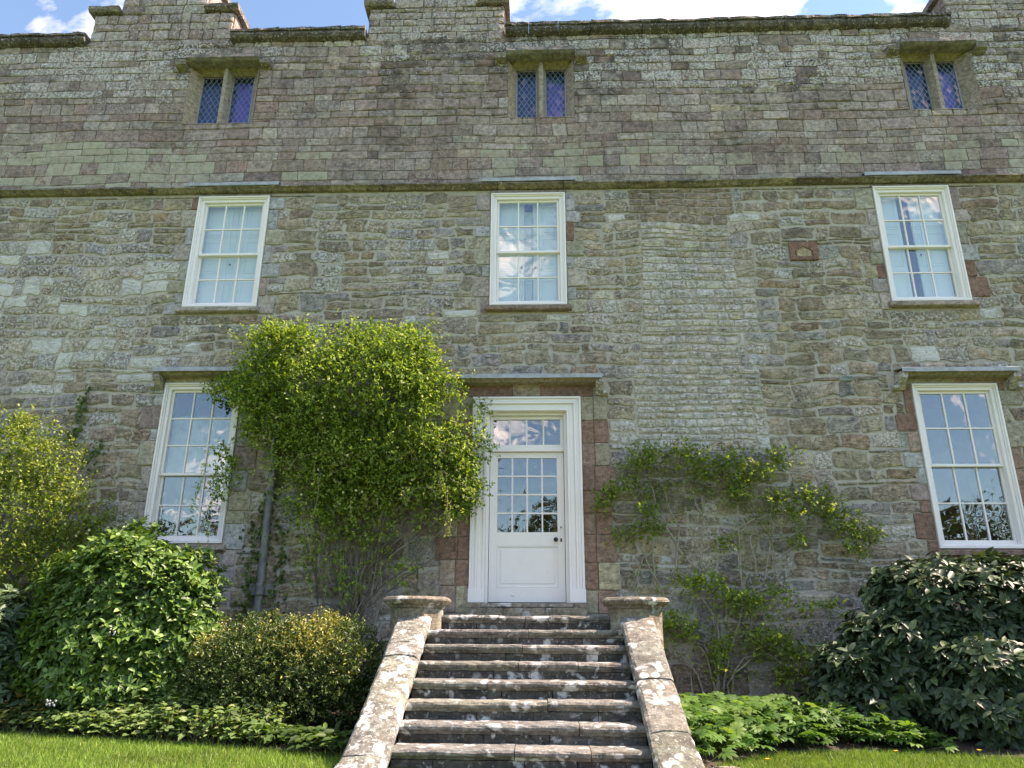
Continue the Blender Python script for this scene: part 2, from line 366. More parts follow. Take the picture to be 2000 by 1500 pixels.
def backing(name, zlo, zhi, mat, x0=WX0, x1=WX1, y=.010):
    ops = [o for o in openings if o[3] > zlo and o[1] < zhi]
    X = sorted({x0, x1} | {v for o in ops for v in (o[0], o[2]) if x0 < v < x1}); Zs = sorted({zlo, zhi} | {v for o in ops for v in (o[1], o[3]) if zlo < v < zhi})
    mb = MB()
    for a, b in zip(X, X[1:]):
        for c, d in zip(Zs, Zs[1:]):
            mx, mz = (a+b)/2, (c+d)/2
            if any(o[0] < mx < o[2] and o[1] < mz < o[3] for o in ops): continue
            mb.add([(a, y, c), (b, y, c), (b, y, d), (a, y, d)], [(0, 1, 2, 3)])
    return mb.build(name, mat, house)
rubble_wall = backing('rubble_wall', GZ-.3, 8.2, M['mortar']); tag(rubble_wall, 'lower wall of olive and blue-grey rubble in pale mortar')
ashlar_wall = backing('ashlar_wall', 8.2, 11.2, M['joint']); tag(ashlar_wall, 'upper wall of squared brown and grey sandstone blocks')
# mass of the building behind the front: end walls, back wall, roof, run on unseen to block sun
mb = MB()
mb.add([(WX0, .018, GZ-.3), (WX0, 9, GZ-.3), (WX0, 9, 11.2), (WX0, .018, 11.2)], [(0, 1, 2, 3)], (.27, .24, .19))
mb.add([(30, .9, GZ-.3), (30, 9, GZ-.3), (30, 9, 11.2), (30, .9, 11.2)], [(0, 3, 2, 1)], (.27, .24, .19))
mb.add([(WX0, 9, GZ-.3), (30, 9, GZ-.3), (30, 9, 11.2), (WX0, 9, 11.2)], [(0, 3, 2, 1)], (.27, .24, .19))
mb.add([(WX1, .03, GZ-.3), (30, .03, GZ-.3), (30, .03, 11.2), (WX1, .03, 11.2)], [(0, 1, 2, 3)], (.27, .24, .19))  # unseen front added to the right to keep grazing sun off the steps
mb.build('outer_wall_and_sun_block', M['rubble'], house)
mb = MB(); mb.add([(WX0, .25, 11.05), (30, .25, 11.05), (30, 4.6, 14.2), (WX0, 4.6, 14.2), (WX0, 9, 11.05), (30, 9, 11.05)], [(0, 1, 2, 3), (3, 2, 5, 4), (0, 3, 4), (1, 5, 2)])
mb.add([(WX0, .018, 11.16), (30, .018, 11.16), (30, .30, 11.16), (WX0, .30, 11.16)], [(0, 1, 2, 3)])
mb.build('roof', M['slate'], house)

# ---- stones
RUB = [((.265, .24, .16), 5), ((.29, .265, .185), 4), ((.235, .25, .245), 2.6), ((.22, .205, .155), 2.5), ((.34, .32, .25), 1.8), ((.27, .21, .13), .8), ((.25, .27, .28), 1.2), ((.25, .19, .16), .4)]
ASH = [((.26, .21, .18), 4), ((.29, .255, .22), 4), ((.24, .17, .14), 2.8), ((.33, .30, .26), 2.3), ((.20, .15, .125), 1.6), ((.32, .26, .19), 1.0), ((.245, .15, .12), .9)]
THIN = [((.38, .37, .32), 4), ((.33, .31, .25), 3), ((.34, .30, .24), 2), ((.36, .37, .36), 2), ((.33, .27, .16), .5)]
RED = [((.235, .15, .115), 3), ((.255, .175, .135), 2), ((.29, .225, .175), 1)]
GREYQ = [((.33, .335, .33), 3), ((.33, .30, .27), 2), ((.27, .215, .20), 1.2), ((.30, .285, .22), 2)]
def mute(pal, k):
    n = sum(w for _, w in pal); m = [sum(c[i]*w for c, w in pal)/n for i in range(3)]
    return [(tuple(m[i]+(c[i]-m[i])*k for i in range(3)), w) for c, w in pal]
RUB = mute([(tuple((c[0]*1.03, c[1]*.99, c[2]*.97)), w) for c, w in RUB], .80); ASH = mute(ASH, .72); THIN = mute(THIN, .75)
def greyed(c, k): m = sum(c)/3*1.03; return tuple(m*k+q*(1-k) for q in c)
RUB, ASH, THIN = [[(tuple(k*g*h for k, h in zip(greyed(c, gk), hue)), w) for c, w in p] for p, g, gk, hue in ((RUB, 1.12, .22, (1.035, .975, .95)), (ASH, 1.12, .40, (1.05, .98, .945)), (THIN, 1.18, .2, (1.03, .985, .95)))]
def pick(pal):
    t = random.uniform(0, sum(w for _, w in pal))
    for c, w in pal:
        t -= w
        if t <= 0: return c
    return pal[0][0]
def dist_obst(x, z):
    d = 9
    for (a, b, c, e) in obst:
        dx = max(a-x, x-c, 0); dz = max(b-z, z-e, 0); d = min(d, math.hypot(dx, dz))
    return d
def warp(x, z, amp):
    k = min(1, dist_obst(x, z)/.35)*amp*min(1, max(0, (8.17-z))/.3 if z < 8.2 else 1)
    return x + (vn(x, z, 1.7, 1)-.5)*.10*k, z + (vn(x, z, 1.1, 2)-.5)*.13*k + (vn(x, z, 3.1, 3)-.5)*.05*k
def stone_geo(x0, z0, x1, z1, gap, npts, jit, edge, bulge, col, wear, wamp, ybase=0.0):
    ts = {3: (.10, .5, .90), 2: (.035, .965)}[npts]; out = []
    w = x1-x0-2*gap; h = z1-z0-2*gap; a0, b0, a1, b1 = x0+gap, z0+gap, x1-gap, z1-gap
    j = min(jit, .22*min(w, h))
    rr = lambda: random.uniform(-j, j*.6)
    for t in ts: out.append((a0+w*t, b0 - rr()*1.0))
    for t in ts: out.append((a1 + rr(), b0+h*t))
    for t in ts[::-1]: out.append((a0+w*t, b1 + rr()))
    for t in ts[::-1]: out.append((a0 - rr(), b0+h*t))
    if wamp: out = [warp(x, z, wamp) for x, z in out]
    n = len(out); cx = sum(p[0] for p in out)/n; cz = sum(p[1] for p in out)/n
    ins = min(.032 if npts == 3 else .012, .3*min(w, h)); fx = 1-2*ins/max(w, .01); fz = 1-2*ins/max(h, .01)
    tx = random.uniform(-1, 1)*bulge*.5/max(w, .1); tz = random.uniform(-1, 1)*bulge*.7/max(h, .1)
    V = [(x, .04+ybase, z) for x, z in out]
    V += [(x, ybase-edge+random.uniform(-.004, .004), z) for x, z in out]
    b = random.uniform(.35, 1)*bulge
    V += [(cx+(x-cx)*fx, ybase-edge-b*random.uniform(.3, 1.0)+tx*(x-cx)+tz*(z-cz), cz+(z-cz)*fz) for x, z in out]
    V.append((cx+random.uniform(-.2, .2)*w, ybase-edge-b*random.uniform(.6, 1.15), cz+random.uniform(-.2, .2)*h))
    F = []
    for r in (0, 1):
        for i in range(n): a = r*n+i; c = r*n+(i+1) % n; F += [(a, c, c+n), (a, c+n, a+n)]
    for i in range(n): F.append((2*n+i, 2*n+(i+1) % n, 3*n))
    return dict(v=V, f=F, c=col, w=wear, cx=cx, cz=cz, area=w*h)
def fill(rect, obs, maxw, maxh, minw, minh, out, rnd=.35):
    x0, z0, x1, z1 = rect
    if x1-x0 < .045 or z1-z0 < .035: return
    for o in obs:
        ox = min(x1, o[2])-max(x0, o[0]); oz = min(z1, o[3])-max(z0, o[1])
        if ox > .004 and oz > .004:
            if o[0] <= x0+.004 and o[2] >= x1-.004 and o[1] <= z0+.004 and o[3] >= z1-.004: return
            for v, ax in ((o[1], 1), (o[3], 1), (o[0], 0), (o[2], 0)):
                if ax and z0+.004 < v < z1-.004:
                    fill((x0, z0, x1, v), obs, maxw, maxh, minw, minh, out, rnd); fill((x0, v, x1, z1), obs, maxw, maxh, minw, minh, out, rnd); return
                if not ax and x0+.004 < v < x1-.004:
                    fill((x0, z0, v, z1), obs, maxw, maxh, minw, minh, out, rnd); fill((v, z0, x1, z1), obs, maxw, maxh, minw, minh, out, rnd); return
    w, h = x1-x0, z1-z0
    if h > maxh*random.uniform(.75, 1.1) and h > 2*minh:
        c = z0 + clamp(h*random.uniform(.3, .7), minh, h-minh)
        fill((x0, z0, x1, c), obs, maxw, maxh, minw, minh, out, rnd); fill((x0, c, x1, z1), obs, maxw, maxh, minw, minh, out, rnd)
    elif w > max(maxw*random.uniform(.65, 1.15), 1.1*h) and w > 2*minw:
        c = x0 + clamp(w*random.uniform(.28, .72), minw, w-minw)
        fill((x0, z0, c, z1), obs, maxw, maxh, minw, minh, out, rnd); fill((c, z0, x1, z1), obs, maxw, maxh, minw, minh, out, rnd)
    else: out.append(rect)

# hidden-by-planting test used only to choose which stones become single objects
HID = [(-2.3, 4.7, 1.6, 1.1), (-4.4, 1.8, 1.2, 1.3), (-2.5, 1.3, 1.2, .8), (4.9, 1.4, 1.7, 1.2), (-6.6, 3.0, 1.2, 1.3), (0, 1.2, 1.2, .8)]
def visible(s):
    px, py = project(s['cx'], 0, s['cz'])
    if not (-30 < px < 2030 and -20 < py < 1400): return False
    return not any(((s['cx']-a)/c)**2 + ((s['cz']-b)/d)**2 < 1 for a, b, c, d in HID)
def emit(stones, name, mat, parent, stuffname, limit=300):
    for s in stones: s['vis'] = visible(s)
    order = sorted(range(len(stones)), key=lambda i: -(stones[i]['area'] if stones[i]['vis'] else -1))
    single = set(i for i in order[:limit] if stones[i]['vis']); rest = MB()
    for i, s in enumerate(stones):
        if i in single:
            mb = MB(); mb.add(s['v'], s['f'], s['c'], s['w']); mb.build(name, mat, parent, centre=True)
        else: rest.add(s['v'], s['f'], s['c'], s['w'])
    if rest.v: tag(rest.build(stuffname, mat, parent), kind='stuff')

# wear maps over the front
def wear_at(x, z):
    n = vn(x, z, .7, 11); n2 = vn(x, z, 1.6, 12)
    if z > 8.2:
        wht = .72*sstep(9.6, 10.6, z)*sstep(-.6, 1.2, x) + .42*sstep(9.7, 10.5, z)*sstep(-4.6, -6.2, x) + .25*sstep(10.2, 11, z) + .25
        wht += .22*sstep(.5, .75, n2)
        grn = random.uniform(.6, 1.15)*(.95*sstep(9.7, 9.0, z)*sstep(-4.4, -6.0, x) + .8*sstep(9.3, 8.6, z)*sstep(-5.2, -3.8, x)*sstep(-1.8, -3.2, x) + .85*sstep(9.5, 8.7, z)*sstep(-1.4, -.6, x) + .15 + .17*sstep(9.3, 8.7, z))*(.45+.9*n)
        drk = .26 + .35*sstep(.55, .8, vn(x, z, .9, 13)) + .2*sstep(9.4, 10.2, z)
        return (clamp(wht*.95, 0, .66), clamp(grn), clamp(drk))
    wht = .30 + .35*sstep(-4.6, -6.0, x)*sstep(4.8, 5.6, z)*sstep(7.9, 7.0, z) + .3*sstep(.62, .8, n2)
    grn = .06 + .65*sstep(-4.9, -6.2, x)*sstep(4.9, 5.6, z)*sstep(7.6, 6.8, z)*(.3+n)
    drk = .16 + .15*sstep(.6, .85, n)
    return (clamp(wht), clamp(grn), drk)

# ---- jamb stones around the sash windows
jamb = {k: [] for k in list(SASH)+['D']}
def jambs(key, side, xedge, z0, z1, pal, widths=(.12, .30), hs=(.16, .36), fixed=()):
    z = z0; big = random.random() < .5
    while z < z1-.03:
        h = min(random.uniform(*hs), z1-z)
        if z1-z-h < .08: h = z1-z
        w = random.uniform(.20, widths[1]) if big else random.uniform(widths[0]*.85, widths[0]*1.3)
        big = not big
        x0, x1 = (xedge, xedge+w) if side > 0 else (xedge-w, xedge)
        c = vary(pick(pal), .12)
        for (fz0, fz1, fc) in fixed:
            if fz0 <= z+h/2 <= fz1: c = vary(fc, .06)
        obst.append((x0, z, x1, z+h)); jamb[key].append((x0, z, x1, z+h, c)); z += h
RD = (.215, .13, .10)
jambs('UL', -1, -5.085, 6.16, 8.13, GREYQ, fixed=((7.9, 8.1, RD),)); jambs('UL', 1, -3.965, 6.16, 8.13, GREYQ)
jambs('UC', -1, -.55, 6.14, 8.12, GREYQ); jambs('UC', 1, .585, 6.14, 8.12, GREYQ, fixed=((7.3, 7.5, RD),))
jambs('UR', -1, 5.185, 6.14, 8.13, GREYQ, fixed=((6.55, 6.95, RD),)); jambs('UR', 1, 6.31, 6.14, 8.13, GREYQ, fixed=((6.3, 7.0, RD),))
jambs('LL', -1, -5.135, 2.3, 5.12, GREYQ); jambs('LL', 1, -4.025, 2.3, 5.12, GREYQ, widths=(.2, .42))
jambs('LR', -1, 5.245, 2.0, 5.04, GREYQ+RED, fixed=((4.3, 4.65, RD), (2.6, 3.3, RD))); jambs('LR', 1, 6.395, 2.0, 5.04, RED, fixed=((4.2, 4.9, (.30, .28, .22)),))
# door: two columns of dressed stone each side
for sd, xe in ((-1, DOOR[0]), (1, DOOR[1])):
    z = 2.0
    while z < 4.86-.02:
        h = min(random.uniform(.26, .36), 4.87-z)
        if 4.87-z-h < .12: h = 4.87-z
        a = .17+random.uniform(-.01, .01); b = .40+random.uniform(-.04, .06)
        for (p, q) in ((0, a), (a, b)):
            x0, x1 = (xe+p, xe+q) if sd > 0 else (xe-q, xe-p)
            upper = z > 4.35
            c = vary(pick(RED if (not upper and random.random() < .8) else [((.33, .30, .20), 2), ((.30, .27, .20), 2), ((.26, .17, .14), 1)]), .10)
            obst.append((x0, z, x1, z+h)); jamb['D'].append((x0, z, x1, z+h, c))
        z += h
# hoods, lintels, plaque, vent
HOODS = {'D': (-1.05, 1.03, 5.125), 'LL': (-5.24, -3.85, 5.26), 'LR': (5.06, 6.62, 5.18)}
for k, (x0, x1, z) in HOODS.items(): obst.append((x0-.10, z-.26, x1+.10, z+.005)); obst.append((x0+.1, 4.85 if k == 'D' else SASH[k][3], x1-.1, z))
obst.append((3.84, 6.93, 4.26, 7.235)); obst.append((4.31, 5.07, 4.49, 5.145))
PLINTH = 1.42
obst.append((1.02, GZ-.3, WX1, PLINTH)); obst.append((WX0, GZ-.3, -1.02, PLINTH-.15)); obst.append((-1.05, GZ-.3, 1.05, 2.0))

# ---- rubble
cells = []
z = GZ
bands = []
while z < 8.17:
    h = min(random.uniform(.42, .75), 8.17-z)
    if 8.17-z-h < .25: h = 8.17-z
    bands.append((z, z+h)); z += h
patch_rect = (1.45, 4.15, 3.02, 8.1)
def patch_x(zz): # ragged edges of the rebuilt patch
    return (1.42+.28*vn(zz, 0, 1.3, 21) - .12*sstep(5.6, 4.2, zz), 2.85+.45*vn(zz, 3, 1.4, 22))
robs = list(obst)
thin_cells = []
for (a, b) in bands:
    x = WX0
    pl, pr = patch_x((a+b)/2); pl += random.uniform(-.14, .14); pr += random.uniform(-.2, .2)
    po = [(pl, a, pr, b)] if (a+b)/2 > 4.2 else []
    lower = (a+b)/2 < 4.2
    while x < WX1:
        w = random.uniform(1.0, 2.1)
        fill((x, a, min(x+w, WX1), b), robs+po, .62 if lower else .58, .36 if lower else .31, .13, .095, cells); x += w
    for p in po:
        zz_ = a
        while zz_ < b-.03:
            h = min(random.uniform(.075, .14), b-zz_)
            if b-zz_-h < .05: h = b-zz_
            fill((pl, zz_, pr, zz_+h), robs, .40, 9, .10, .05, thin_cells); zz_ += h
stones = []
for (x0, z0, x1, z1) in cells:
    cx, cz = (x0+x1)/2, (z0+z1)/2; c = vary(pick(RUB), .16); w = wear_at(cx, cz)
    if random.random() < .10 and cx < -3.0 and 4.2 < cz < 7.4: w = (clamp(w[0]+.35), clamp(w[1]+.55), 0); c = tuple(k*1.25 for k in c)
    elif random.random() < .07: w = (clamp(w[0]+.4), w[1], w[2])
    if 1.0 < cx < 3.4 and 4.2 < cz < 8: w = (clamp(w[0]+.2), w[1], w[2]); c = tuple(k*1.06 for k in c)
    stones.append(stone_geo(x0, z0, x1, z1, .012, 3, .036, .0015, .013, c, w, .8))
emit(stones, 'rubble_stone', M['rubble'], rubble_wall, 'rubble_stones', 300)
n_rub = len(stones); stones = []
for (x0, z0, x1, z1) in thin_cells:
    cx, cz = (x0+x1)/2, (z0+z1)/2; c = vary(pick(THIN), .12)
    w = (clamp(.45+.3*vn(cx, cz, 1.5, 31)), .08, .05)
    if cz > 7.65: w = (.1, .05, .05); c = vary((.30, .24, .19), .12)
    stones.append(stone_geo(x0, z0, x1, z1, .008, 3, .012, .003, .018, c, w, .6))
patch = backing('patched_wall', 4.15, 4.151, M['mortar'], 1.45, 1.451, .03)
tag(patch, 'pale patch of thin rebuilt stone courses right of the door')
emit(stones, 'thin_stone', M['rubble'], patch, 'thin_stones', 300)
# ---- plinth
stones = []; pz = []
for xa, xb, top in ((1.3, WX1, PLINTH), (WX0, -1.3, PLINTH-.15)):
    x = xa
    while x < xb:
        w = min(random.uniform(.5, 1.0), xb-x); z = GZ-.1
        for zt in ((GZ+.30), top):
            c = vary(pick([((.27, .23, .19), 2), ((.30, .27, .22), 2), ((.22, .17, .13), 1)]), .12)
            stones.append(stone_geo(x, z, x+w, zt, .006, 3, .012, .07, .02, c, (.42, .1, .3), .0)); z = zt
        x += w
for xa, xb, top in ((1.3, WX1, PLINTH), (WX0, -1.3, PLINTH-.15)): MB().box(xa, xb, -.062, .005, GZ-.1, top-.02).build('plinth_mortar', M['mortar'], rubble_wall)
emit(stones, 'plinth_stone', M['rubble'], rubble_wall, 'plinth_stones', 60)
# ---- ashlar
cells = []; z = 8.30
while z < Z_COP:
    h = random.uniform(.115, .22)
    h = min(h, Z_COP+.02-z)
    if Z_COP-z-h < .08: h = Z_COP+.02-z
    x = WX0
    while x < WX1:
        w = random.uniform(.8, 1.7); fill((x, z, min(x+w, WX1), z+h), obst, .62 if z < 9.6 else .54, 9, .16, .06, cells); x += w
    z += h
stones = []
for (x0, z0, x1, z1) in cells:
    cx, cz = (x0+x1)/2, (z0+z1)/2
    ruddy = sstep(.42, .62, vn(cx, cz, .45, 41))*sstep(8.6, 9.4, cz); pal = [(c, w*(1+1.6*ruddy) if c[0] > 1.3*c[2] else w*(1-.5*ruddy)) for c, w in ASH]
    c = vary(pick(pal), .13); w = wear_at(cx, cz)
    if random.random() < .25: w = (w[0]*.4, w[1]*.5, w[2])
    if random.random() < .12: w = (w[0], w[1], clamp(w[2]+.12))
    er = vn(cx, cz, .8, 42)*sstep(8.8, 10, cz)
    stones.append(stone_geo(x0, z0, x1, z1, .0035, 3 if er > .5 else 2, .018*er+.004, .005, .006+.028*er, c, w, .5))
n_ash = len(stones)
emit(stones, 'ashlar_block', M['ashlar'], ashlar_wall, 'ashlar_blocks', 300)

# ---- string course with lead flashings
prof = [(.02, 8.36), (-.03, 8.335), (-.115, 8.275), (-.12, 8.248), (-.08, 8.23), (-.04, 8.205), (.02, 8.20)]
sc = backing('string_course', 8.2, 8.201, M['joint'], -.001, 0.0, .03)
x = WX0; k = 0
while x < WX1:
    w = random.uniform(.45, 1.0); dz = (vn(x, 0, .5, 51)-.5)*.03
    n = max(2, int(w/.12)); c = vary(pick([((.21, .18, .145), 2), ((.25, .225, .18), 2), ((.17, .145, .12), 1)]), .1)
    MB().extrude_x([(y, zz+dz) for y, zz in prof], [x+.004+(w-.008)*i/n for i in range(n+1)], c, (.42, .03, .60), .006).build('moulding_stone', M['ashlar'], sc, centre=True); x += w
def lead_strip(x0, x1, z, proj, parent, name='lead_flashing', tilt=.03):
    n = max(3, int((x1-x0)/.15)); xs_ = [x0+(x1-x0)*i/n for i in range(n+1)]
    p = [(.02, z+tilt+.014), (-proj+.01, z+.012), (-proj-.006, z+.004), (-proj-.006, z-.052), (-proj+.008, z-.052), (-proj+.012, z-.004), (.02, z+tilt)]
    return MB().extrude_x(p, xs_, (.4, .4, .4), (0, 0, 0), .0035).build(name, M['lead'], parent)

# ---- coping of the parapet
cop = backing('parapet_coping', 11.17, 11.171, M['joint'], -.001, 0.0, .03)
def coping_run(xa, xb):
    x = xa
    while x < xb-.02:
        w = min(random.uniform(.36, .62), xb-x)
        if xb-x-w < .15: w = xb-x
        dz = (vn(x, 1, .6, 61)-.5)*.03 + random.uniform(-.006, .006); c = vary((.17, .15, .13), .2)
        p = [(.3, 11.25), (-.13, 11.25), (-.135, 11.2), (-.10, 11.155), (-.03, 11.13), (.3, 11.13)]
        MB().extrude_x([(y, zz+dz) for y, zz in p], [x+.005+(w-.01)*i/4 for i in range(5)], c, (.45, .1, .85), .007).build('coping_stone', M['ashlar'], cop, centre=True)
        MB().extrude_x([(.32, 11.34+dz), (-.11, 11.325+dz), (-.155, 11.31+dz), (-.155, 11.262+dz), (.32, 11.262+dz)], [x+.003+(w-.006)*i/4 for i in range(5)], vary((.16, .145, .13), .2), (.5, .1, .8), .011).build('coping_slab', M['ashlar'], cop, centre=True)
        x += w
coping_run(WX0, -7.44); coping_run(-4.96, -2.68); coping_run(-.36, 6.86)
# ---- stepped gables above the parapet
for gi, (a0, a1, b0, b1, lab) in enumerate(((-7.42, -5.0, -6.98, -5.50, 'stepped gable above the left end of the parapet'), (-2.66, -.38, -2.24, -.84, 'stepped gable left of the middle attic window'), (6.88, 9.4, 7.32, 8.95, 'stepped gable at the right end of the parapet'))):
    mb = MB(); tiers = ((a0, a1, 11.10, 11.80), (b0, b1, 11.80, 12.55), (b0+.40, b1-.40, 12.55, 13.2))
    for (p, q, zl, zh) in tiers: mb.box(p+.012, q-.012, .016, .60, zl, zh, (.2, .18, .15))
    g = mb.build('gable', M['joint'], house); tag(g, lab)
    for (p, q, zl, zh) in tiers:
        z = zl
        while z < zh-.02:
            h = min(random.uniform(.13, .21), zh-z); 
            if zh-z-h < .08: h = zh-z
            cc_ = []; fill((p, z, q, z+h), [], .5, 9, .16, .06, cc_)
            for (x0, z0, x1, z1) in cc_:
                s = stone_geo(x0, z0, x1, z1, .005, 3 if random.random() < .5 else 2, .012, .006, .022, vary(pick(ASH), .14), (clamp(.45+.2*vn(x0, z0, 1, 3)), .1, .4), 0)
                MB().add(s['v'], s['f'], s['c'], s['w']).build('gable_stone', M['ashlar'], g, centre=True)
            for xq in (p, q):       # side faces
                sg = -1 if xq == p else 1; y = .03
                while y < .58:
                    d = min(random.uniform(.2, .35), .60-y)
                    xa_, xb_ = (xq-.01, xq+.03) if sg < 0 else (xq-.03, xq+.01)
                    MB().box(xa_, xb_, y+.003, y+d-.003, z+.003, z+h-.003, vary(pick(ASH), .14), (.4, .1, .3), .004).build('gable_stone', M['ashlar'], g, centre=True); y += d
            z += h
    for (p, q, zt) in ((a0-.09, b0+.0, 11.80), (b1, a1+.09, 11.80), (b0-.08, b0+.4, 12.55), (b1-.4, b1+.08, 12.55), (b0+.30, b1-.30, 13.2)):
        MB().extrude_x([(.68, zt+.02), (-.06, zt+.02), (-.10, zt+.06), (-.105, zt+.115), (.68, zt+.135)], [p+(q-p)*i/4 for i in range(5)], vary((.17, .15, .13), .15), (.5, .1, .7), .008).build('cap_stone', M['ashlar'], g, centre=True)

# ---- attic windows
def attic(key, lab, tint_backdrop):
    x0, x1, z0, z1 = ATTIC[key]; (l0, l1), (r0, r1) = ATT_LIGHTS[key]; D_ = .17; zt = 10.60; zb = z0
    c1 = (.26, .23, .19); mb = MB(); wv = (.3, .12, .25)
    # jamb splays, head, sill, mullion
    mb.add([(x0, -.008, zb-.02), (l0, D_, zb), (l0, D_, zt+.01), (x0, -.008, z1)], [(0, 1, 2, 3)], (.30, .245, .18), wv)  # left splay coloured lighter than the right, sunlit side painted in
    mb.add([(x1, -.008, zb-.02), (r1, D_, zb), (r1, D_, zt+.01), (x1, -.008, z1)], [(0, 3, 2, 1)], (.26, .22, .18), wv)
    mb.add([(x0, -.008, z1), (x1, -.008, z1), (x1-.04, .05, zt+.085), (x0+.04, .05, zt+.085)], [(0, 3, 2, 1)], (.26, .235, .185), wv)
    mb.add([(x0+.04, .05, zt+.085), (x1-.04, .05, zt+.085), (r1, D_, zt+.005), (l0, D_, zt+.005)], [(0, 3, 2, 1)], (.26, .235, .185), wv)
    mb.add([(x0, -.02, zb-.03), (x1, -.02, zb-.03), (r1, D_+.02, zb+.02), (l0, D_+.02, zb+.02)], [(0, 1, 2, 3)], c1, wv)
    mb.add([(l0, D_, zt-.03), (r1, D_, zt-.03), (r1, D_, zt+.02), (l0, D_, zt+.02)], [(0, 1, 2, 3)], c1, wv)
    m0, m1 = l1, r0; mc = (m0+m1)/2
    mb.add([(m0, D_, zb), (m0+.03, .08, zb), (mc-.03, .03, zb), (mc+.03, .03, zb), (m1-.03, .08, zb), (m1, D_, zb), (m0, D_, zt+.03), (m0+.03, .08, zt+.06), (mc-.03, .03, zt+.1), (mc+.03, .03, zt+.1), (m1-.03, .08, zt+.06), (m1, D_, zt+.03)],
           [(i, i+1, i+7, i+6) for i in range(5)], (.28, .25, .20), wv)
    fr = mb.build('attic_window', M['dressed'], house); tag(fr, lab)
    # hood mould
    hx0, hx1 = x0+.0, x1-.0; hz = 10.685
    n = 3
    for i in range(n):
        a = hx0-.03+(hx1-hx0+.06)*i/n; b = hx0-.03+(hx1-hx0+.06)*(i+1)/n
        MB().extrude_x([(.02, hz+.12), (-.15, hz+.085), (-.18, hz+.075), (-.185, hz+.015), (-.13, hz-.02), (-.05, hz-.035), (.02, hz-.035)], [a+.003, (a+b)/2, b-.003], vary((.225, .215, .205), .08), (.30, .0, .5), .004).build('hood_stone', M['ashlar'], fr, centre=True)
    for sg, xe in ((-1, hx0-.03), (1, hx1+.03)):
        xa, xb = (xe-.18, xe-.002) if sg < 0 else (xe+.002, xe+.18)
        MB().extrude_x([(.02, hz+.03), (-.13, hz-.0), (-.15, hz-.015), (-.14, hz-.08), (-.06, hz-.11), (.02, hz-.12)], [xa, (xa+xb)/2, xb], vary((.21, .19, .15), .1), (.45, .2, .5), .005).build('label_stop', M['ashlar'], fr, centre=True)
    # leaded lights: each diamond a pane, cames between
    for li, (a, b) in enumerate(((l0, l1), (r0, r1))):
        yy = D_+.012; w_ = b-a; dw = w_/4.0; dh = dw*1.62; zz0, zz1 = zb+.02, zt
        MB().ring(a, b, zz0-.01, zz1, .014, yy-.012, yy+.012).build('casement', M['came'], fr)
        lm = MB(); hh = zz1-zz0
        def clipseg(p, q):
            (xa, za), (xb, zb_) = p, q; t0, t1 = 0., 1.
            for d, e, lo, hi in ((xb-xa, xa, a, b), (zb_-za, za, zz0, zz1)):
                if abs(d) < 1e-9: continue
                u, v = sorted(((lo-e)/d, (hi-e)/d)); t0 = max(t0, u); t1 = min(t1, v)
            return None if t1-t0 < .02 else ((xa+(xb-xa)*t0, za+(zb_-za)*t0), (xa+(xb-xa)*t1, za+(zb_-za)*t1))
        for sgn in (1, -1):
            for i in range(-12, 24):
                xs0 = a + i*dw if sgn > 0 else b - i*dw
                sgm = clipseg((xs0, zz0), (xs0+sgn*20*dw, zz0+20*dh))
                if sgm:
                    (p0, p1), (q0, q1) = sgm; lm.tube([(p0, yy-.004, p1), (q0, yy-.004, q1)], .0048, 4)
        lm.build('lead_lattice', M['came'], fr)
        # diamonds: centres on the half lattice
        for i in range(-1, 6):
            for j in range(-1, 24):
                if (i+j) % 2: continue
                cx_, cz_ = a + i*dw + (0), zz0 + j*dh + 0
                cx_ = a + (i)*dw*.5*2*.5 + 0; cz_ = zz0 + j*dh*.5
        for j in range(0, 40):
            for i in range(0, 9):
                if (i+j) % 2 == 0: continue
                cx_ = a + i*dw*.5; cz_ = zz0 + j*dh*.5
                if cz_-dh*.5 > zz1-.01: continue
                poly = [(cx_-dw*.5, cz_), (cx_, cz_-dh*.5), (cx_+dw*.5, cz_), (cx_, cz_+dh*.5)]
                for ax, lim, keep in ((0, a, 1), (0, b, -1), (1, zz0, 1), (1, zz1, -1)):
                    o_ = []
                    for u, v in zip(poly, poly[1:]+poly[:1]):
                        iu = (u[ax]-lim)*keep >= 0; iv = (v[ax]-lim)*keep >= 0
                        if iu: o_.append(u)
                        if iu != iv:
                            t = (lim-u[ax])/(v[ax]-u[ax]); o_.append((u[0]+(v[0]-u[0])*t, u[1]+(v[1]-u[1])*t))
                    poly = o_
                    if len(poly) < 3: break
                if len(poly) < 3: continue
                gx, gz = random.uniform(-.06, .06), random.uniform(-.06, .06)
                mx_, mz_ = sum(p[0] for p in poly)/len(poly), sum(p[1] for p in poly)/len(poly)
                MB().add([(p[0], yy+gx*(p[0]-mx_)+gz*(p[1]-mz_), p[1]) for p in poly], [tuple(range(len(poly)))]).build('pane', M['leadglass'], fr, centre=True)
        cz0 = zz0; cz1 = zz1
        MB().box(a-.05, b+.05, yy+.10, yy+.12, cz0-.05, cz1+.05).build('tint_backdrop', M['navy'] if li == 0 else M['navy'], fr)  # navy sheet paints the reflected deep blue sky behind the leaded panes
        if li == 1: MB().add([(a+.01, yy+.085, cz0), (b-.05, yy+.085, cz0), (b-.05, yy+.085, cz0+hh*tint_backdrop*.96), (a+.06, yy+.085, cz0+hh*tint_backdrop)], [(0, 1, 2, 3)]).build('curtain', M['purple'], fr)
    MB().add([(x0-.1, D_+.25, z0-.1), (x1+.1, D_+.25, z0-.1), (x1+.1, D_+.25, z1+.1), (x0-.1, D_+.25, z1+.1)], [(0, 1, 2, 3)]).build('room', M['room'], fr)
attic('L', 'leaded two-light attic window at the left', .95); attic('C', 'leaded two-light attic window in the middle', .82); attic('R', 'leaded two-light attic window at the right', .88)

